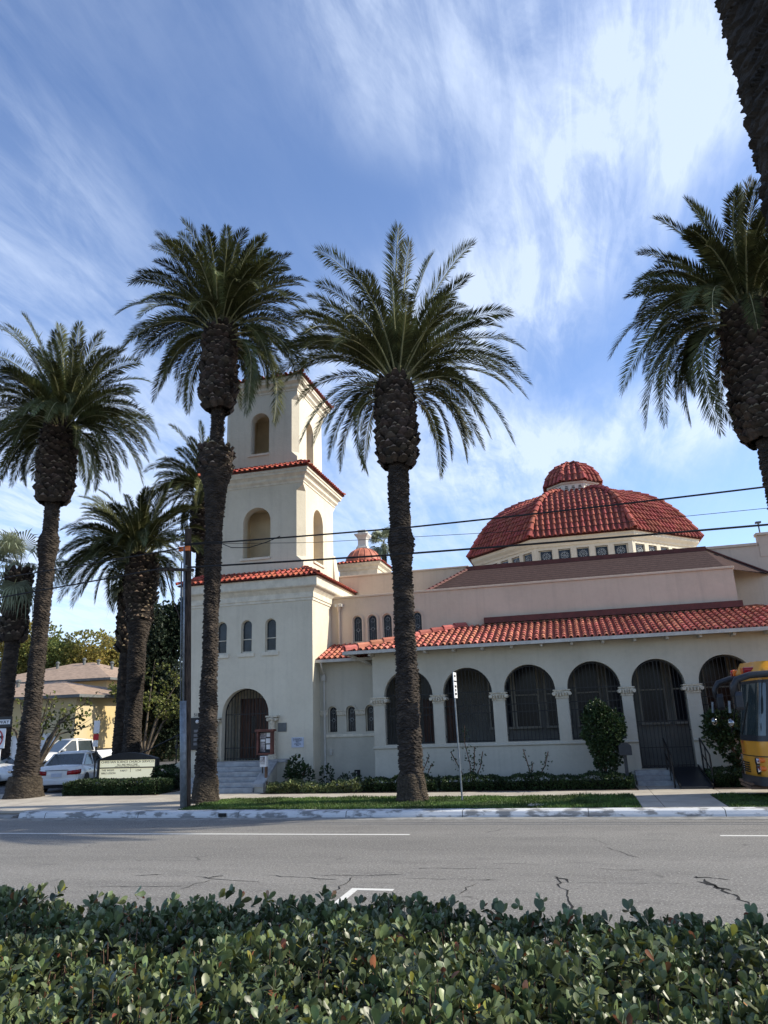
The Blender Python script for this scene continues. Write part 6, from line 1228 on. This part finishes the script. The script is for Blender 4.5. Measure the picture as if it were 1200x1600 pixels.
def car(label, loc, rz, paint, kind, group):
    """front faces local +X; body lofted from cross-sections, glasshouse on top"""
    p = thing('parked_car' if kind != 'pickup' else 'pickup_truck', label, 'car' if kind != 'pickup' else 'pickup truck', loc, group, rz, local=True)
    if kind == 'sedan':
        L, Wd, H = 4.5, 1.72, 1.46; st = [(-2.25, .62, .40, .78), (-2.18, .80, .26, .92), (-1.95, .85, .22, .98), (-1.3, .86, .20, 1.00), (-.4, .86, .19, .96), (.5, .86, .19, .94), (1.0, .86, .20, .92), (1.55, .85, .22, .84), (2.0, .80, .26, .74), (2.2, .66, .36, .62), (2.26, .5, .42, .55)]
        gh = [(-1.55, 1.00), (-.95, 1.40), (-.2, 1.46), (.35, 1.43), (1.02, .95)]; wx = (-1.36, 1.38); wr = .31
    else:
        L, Wd, H = 5.4, 1.95, 1.85; st = [(-2.70, .90, .55, 1.18), (-2.65, .94, .48, 1.20), (-1.5, .96, .42, 1.20), (-.95, .96, .40, 1.20), (-.9, .96, .40, 1.22), (.9, .96, .40, 1.22), (1.4, .96, .42, 1.18), (2.2, .94, .45, 1.12), (2.6, .88, .48, 1.04), (2.72, .80, .52, .96)]
        gh = [(-.92, 1.22), (-.82, 1.78), (-.1, 1.85), (.35, 1.80), (1.10, 1.21)]; wx = (-1.75, 1.70); wr = .38
    mb = MB(); secs = []
    for x, w, z0, z1 in st:
        secs.append([(x, -w*.90, z0), (x, -w, z0+(z1-z0)*.28), (x, -w*1.0, z0+(z1-z0)*.62), (x, -w*.95, z1-.06), (x, -w*.86, z1), (x, 0, z1+.035), (x, w*.86, z1), (x, w*.95, z1-.06), (x, w, z0+(z1-z0)*.62), (x, w, z0+(z1-z0)*.28), (x, w*.90, z0), (x, 0, z0)])
    mb.rings(secs, 0, True, True); body = mb.build('body', paint, p, True)
    for s in (-1, 1):     # wheel arch recesses as dark half discs proud of the side
        for x in wx:
            mb = MB(); n = 18; c = [(x+(wr+.07)*math.cos(math.pi*k/n), s*(Wd/2+.012), wr+(wr+.07)*math.sin(math.pi*k/n)) for k in range(n+1)]; mb.add(c, [tuple(range(n+1)) if s < 0 else tuple(range(n+1))[::-1]]); mb.build('wheel_arch', m_black, body)
            wheel(p, x, s*(Wd/2-.09), wr, .2, s)
    # glasshouse
    mb = MB(); hw0, hw1 = Wd/2*.90, Wd/2*.70; secs = []
    for x, z in gh:
        t = (z-gh[0][1])/(H-gh[0][1]); t = max(0, min(1, t)); w = hw0+(hw1-hw0)*t; secs.append([(x, -w, z), (x, -w*.6, z+.03*t), (x, w*.6, z+.03*t), (x, w, z)])
    a, b, c, d, e = gh; zb = min(a[1], e[1])-.04
    def S(x, z, s, o=0): t = max(0, min(1, (z-zb)/(H-zb))); return (x, s*(hw0+(hw1-hw0)*t+o), z)
    # roof shell with thickness
    rf = MB(); rf.rings([[S(x, z, -1), (x, -.45, z+.04), (x, .45, z+.04), S(x, z, 1), (x, .45, z-.03), (x, -.45, z-.03)] for x, z in (b, c, d)], 0, True, True); rf.build('roof', paint, p, True)
    g = MB(); g.quad(S(a[0], a[1], -1), S(a[0], a[1], 1), S(b[0], b[1], 1), S(b[0], b[1], -1)); g.build('rear_window', m_carglass, p)
    g = MB(); g.quad(S(e[0], e[1], -1), S(e[0], e[1], 1), S(d[0], d[1], 1), S(d[0], d[1], -1)); g.build('windscreen', m_carglass, p)
    xm = (a[0]+e[0])/2-.05
    for s in (-1, 1):
        for q in (((a[0]+.12, zb+.04), (xm-.04, zb+.04), (xm-.04, c[1]-.06), (b[0]+.10, b[1]-.05)), ((xm+.04, zb+.04), (e[0]-.14, zb+.04), (d[0]-.02, d[1]-.05), (xm+.04, c[1]-.06))):
            g = MB(); g.add([S(x, z, s) for x, z in q], [(0, 1, 2, 3)]); g.build('side_window', m_carglass, p)
        f = MB()
        for q in ((a, b), (e, d)): f.beam(S(*q[0], s, .005), S(*q[1], s, .005), .07, .05)
        f.beam(S(xm, zb, s, .0), S(xm, c[1], s, .0), .08, .03); f.beam(S(b[0], b[1]-.01, s, .005), S(d[0], d[1]-.01, s, .005), .05, .06); f.beam(S(a[0], zb+.02, s, .004), S(e[0], zb+.02, s, .004), .05, .06); f.build('pillars', paint, p)
        mb = MB(); x = e[0]-.25; mb.rings([[(x, s*(Wd/2-.04), zb+.10), (x, s*(Wd/2+.16), zb+.10), (x, s*(Wd/2+.16), zb+.22), (x, s*(Wd/2-.04), zb+.22)], [(x+.1, s*(Wd/2-.04), zb+.12), (x+.1, s*(Wd/2+.12), zb+.12), (x+.1, s*(Wd/2+.12), zb+.20), (x+.1, s*(Wd/2-.04), zb+.20)]], 0, True, True); mb.build('wing_mirror', paint, p)
        mb = MB()
        for hx in (a[0]+.5, xm+.15): mb.box(hx, hx+.16, s*(Wd/2)-.015, s*(Wd/2)+.02, zb-.14, zb-.11)
        mb.build('door_handle', paint, p)
    if kind == 'sedan':
        for s in (-1, 1):
            mb = MB(); mb.rings([[(x, s*y0, z0), (x, s*y1, z0+.01), (x+.0, s*y1, z1), (x, s*y0, z1-.03)] for x, y0, y1, z0, z1 in ((-2.275, .40, .68, .66, .82), (-2.24, .40, .80, .66, .84), (-2.05, .70, .87, .68, .86))], 0, True, True); mb.build('tail_light', m_red, p, True)
            mb = MB(); mb.box(2.0, 2.22, min(s*.45, s*.74), max(s*.45, s*.74), .56, .70); mb.build('headlight', m_chrome, p, bevel=.03)
        mb = MB(); mb.box(-2.29, -2.262, -.20, .20, .60, .73); mb.build('number_plate', m_bluep, p); mb = MB(); mb.box(-2.20, -2.0, -.74, .74, .18, .30); mb.build('underbody', m_black, p); mb = MB(); mb.box(-2.27, -2.262, -.45, .45, .83, .85); mb.build('boot_seam', m_blackp, p); mb = MB(); mb.box(-2.31, -2.1, -.80, .80, .30, .52); mb.build('bumper', paint, p, bevel=.05)
    else:
        mb = MB(); mb.box(2.69, 2.78, -.62, .62, .68, .98); mb.build('grille', m_black, p, bevel=.02); mb = MB(); mb.box(2.66, 2.86, -.92, .92, .48, .68); mb.build('bumper', m_chrome, p, bevel=.03)
        for s in (-1, 1): mb = MB(); mb.box(2.62, 2.77, min(s*.64, s*.88), max(s*.64, s*.88), .74, .96); mb.build('headlight', m_chrome, p, bevel=.02)
        mb = MB(); mb.box(1.2, 2.62, -.96, -.94, .50, .72); mb.box(-2.62, -1.0, -.80, .80, 1.15, 1.245); mb.build('bed_liner', m_black, p)
    return p
car('white sedan parked tail first, with red tail lights, behind the left palm', (-20.75, 27.6, .11), R_(108), m_white, 'sedan', 'white cars parked by the corner')
car('white sedan mostly cut off by the left edge of the photo', (-27.2, 29.6, .11), R_(176+180), m_white, 'sedan', 'white cars parked by the corner')
car('white pickup truck facing the street behind the parked sedan', (-27.3, 35.6, .11), R_(-114), m_white, 'pickup', None)

m_darkchrome = mat('dark_mirror', (0.25, 0.26, 0.27), 0.12, 0.05, 9, metal=1.0)
# school bus: front faces -X
p = thing('school_bus', 'yellow school bus nosing into the frame from the right edge', 'bus', (9.5, 21.8, .155))
BX, BY0, BY1 = 4.34, 20.62, 23.02
def plan(z, off=0.0, n=7, bulge=.16):
    """outline of the bus at height z, starting at the rear near side, round the nose to the rear far side"""
    rake = 0.0 if z < 1.6 else (z-1.6)*.17
    if z > 3.15: rake = .264-.12*min(1, (z-3.15)/.1)+ (z-3.3)*.5*(z > 3.3)
    ins = 0 if z < 3.25 else (z-3.25)*.9
    x0 = BX+rake; r = .34; a, b = BY0+ins, BY1-ins; P = [(14.6, a-off)]
    P.append((x0+.9, a-off))
    for k in range(n+1): t = math.pi/2*k/n; P.append((x0+r-(r+off)*math.sin(t), a+r-(r+off)*math.cos(t)))
    for k in range(1, 6): u = k/6; P.append((x0-off-bulge*math.sin(math.pi*u)*.9, a+r+(b-a-2*r)*u))
    for k in range(n+1): t = math.pi/2*(1-k/n); P.append((x0+r-(r+off)*math.sin(t), b-r+(r+off)*math.cos(t)))
    P.append((x0+.9, b+off)); P.append((14.6, b+off)); return [(x, y, z) for x, y in P]
mb = MB(); zs = [.55, .62, 1.0, 1.35, 1.60, 2.2, 3.0, 3.15, 3.17, 3.3, 3.42, 3.52, 3.58]
mb.rings([plan(z) for z in zs], 0, False, True); mb.quad(plan(.55)[0], plan(3.5)[0], plan(3.5)[-1], plan(.55)[-1]); body = mb.build('body', m_yel, p, True)
e = body.modifiers.new('edge', 'EDGE_SPLIT'); e.split_angle = R_(40)
NP = len(plan(1.0))
def patch(name, i0, i1, z0, z1, off, m, parent, nz=5):
    mb = MB(); mb.rings([plan(z0+(z1-z0)*k/nz, off)[i0:i1+1] for k in range(nz+1)], 0, closed=False); return mb.build(name, m, parent, True)
ws = patch('windscreen', 4, NP-5, 1.72, 3.02, .012, m_carglass, p); patch('windscreen_surround', 3, NP-4, 1.58, 3.10, .006, m_blackp, p)
patch('window_pillar', 2, 3, 1.58, 3.10, .014, m_yel, p)
mb = MB()
for z in (1.20,): mb.rings([plan(z, .006)[0:NP], plan(z+.025, .006)[0:NP]], 0, closed=False)
mb.build('seam', m_black, body); patch('bumper', 1, NP-2, .52, .74, .10, m_blackp, p, 1)
mb = MB(); mb.box(BX-.22, BX+.18, 21.2, 22.5, .40, .47); mb.box(BX-.24, BX+.16, 21.15, 22.55, .50, .56); mb.build('step_plate', m_post, p)
mb = MB(); y = BY0-.012
def sidewin(x0, x1, z0, z1): f = MB(); f.box(x0-.05, x1+.05, y-.01, y+.02, z0-.05, z1+.05); w = f.build('side_window', m_blackp, p); g = MB(); g.quad((x0, y-.014, z0), (x1, y-.014, z0), (x1, y-.014, z1), (x0, y-.014, z1)); g.build('pane', m_glass2, w)
sidewin(4.80, 5.65, 1.75, 3.0)
for i in range(8): sidewin(6.2+i*1.0, 7.0+i*1.0, 2.05, 2.9)
mb = MB(); mb.box(5.9, 14.5, y-.02, y, 1.55, 1.62); mb.box(5.9, 14.5, y-.02, y, 1.15, 1.2); mb.build('rub_rail', m_black, p)
text_mesh('lettering', 'SCHOOL BUS', .24, (10.2, y-.03, 3.12), X3, Z3, m_text, p)
for i, yy in enumerate((20.98, 22.66)):
    for dz in (.88, 1.08): mb = MB(); mb.tube([(BX-.06, yy, dz), (BX+.2, yy, dz)], .11, 16); mb.build('headlight', m_chrome, p); mb = MB(); mb.tube([(BX-.02, yy-.21*(1 if i == 0 else -1), dz+.05), (BX+.3, yy-.21*(1 if i == 0 else -1), dz+.05)], .06, 12); mb.build('turn_signal', m_amber, p)
mb = MB(); mb.box(BX-.07, BX+.1, 22.3, 22.5, .76, .98); mb.build('number_plate', m_signw, p)
mb = MB(); n = 24; cy, cz = 21.72, 1.42
mb.rings([[(BX-.165, cy+.10*q*math.cos(2*math.pi*k/n), cz+.16*q*math.sin(2*math.pi*k/n)) for k in range(n)] for q in (.72, 1)]); mb.build('emblem', m_signr, p)
for yy in (21.1, 22.5): mb = MB(); mb.beam((BX-.20, yy+.25, 1.75), (BX-.02, yy-.15, 2.55), .03, .02); mb.build('wiper', m_black, p)
mb = MB()
for k in range(5): mb.box(BX-.17, BX-.12, 21.45, 22.2, .80+k*.055, .825+k*.055)
mb.build('grille', m_black, p)
mb = MB(); mb.rings([[(x, BY0-.006, z) for x, z in ((BX+.42, z0), (BX+.435, z0))] for z0 in (.76, 1.6)], 0, closed=False); mb.build('panel_seam', m_black, body)
for yy, m in ((21.0, m_red), (21.3, m_amber), (22.35, m_amber), (22.65, m_red)): mb = MB(); mb.tube([(BX+.02, yy, 3.36), (BX+.34, yy, 3.36)], .085, 14); mb.build('warning_lamp', m, p)
for yy in (21.15, 21.5, 21.85): mb = MB(); mb.lathe((BX+.42, yy, 3.50), [(.07, 0), (.06, .06), (.01, .09)], 10); mb.build('marker_lamp', m_red, p)
def mirror(yb, s):
    mb = MB(); mb.tube([(BX+.95, yb, 3.28), (BX+.55, yb+s*.03, 3.24), (BX+.05, yb+s*.06, 3.22), (BX-.28, yb+s*.08, 3.12), (BX-.40, yb+s*.08, 2.95), (BX-.40, yb+s*.08, 2.70)], [.06, .085, .085, .085, .08, .07], 12); a = mb.build('mirror_arm', m_blackp, p, True)
    mb = MB(); mb.rings([[(BX-.40+dx, yb+s*.06-w, z), (BX-.40+dx, yb+s*.06+w, z), (BX-.22+dx*.5, yb+s*.06+w, z), (BX-.22+dx*.5, yb+s*.06-w, z)] for z, w, dx in ((2.36, .09, .03), (2.44, .13, 0), (2.72, .13, 0), (2.82, .08, .03))], 0, True, True); mb.build('mirror_housing', m_blackp, a, bevel=.02)
    mb = MB(); mb.tube([(BX-.52, yb+.0, 2.6), (BX-.55, yb, 2.3)], .035, 8); mb.build('mirror_stem', m_galv, a)
    mb = MB(); mb.lathe((BX-.56, yb, 2.06), [(.001, -.12), (.06, -.08), (.09, 0), (.06, .08), (.001, .10)], 16); mb.build('convex_mirror', m_darkchrome, a, True)
mirror(BY0-.02, -1); mirror(BY1+.02, 1)
for x in (6.1, 12.6):
    for yy, s in ((BY0+.16, -1), (BY1-.16, 1)): w = wheel(p, x, yy, .48, .28, s)
for o in list(p.children):
    if o.name.startswith('wheel'): o.location.z = .155-.155
mb = MB(); mb.box(4.7, 14.3, 20.9, 22.8, .30, .549); mb.build('chassis', m_black, p)
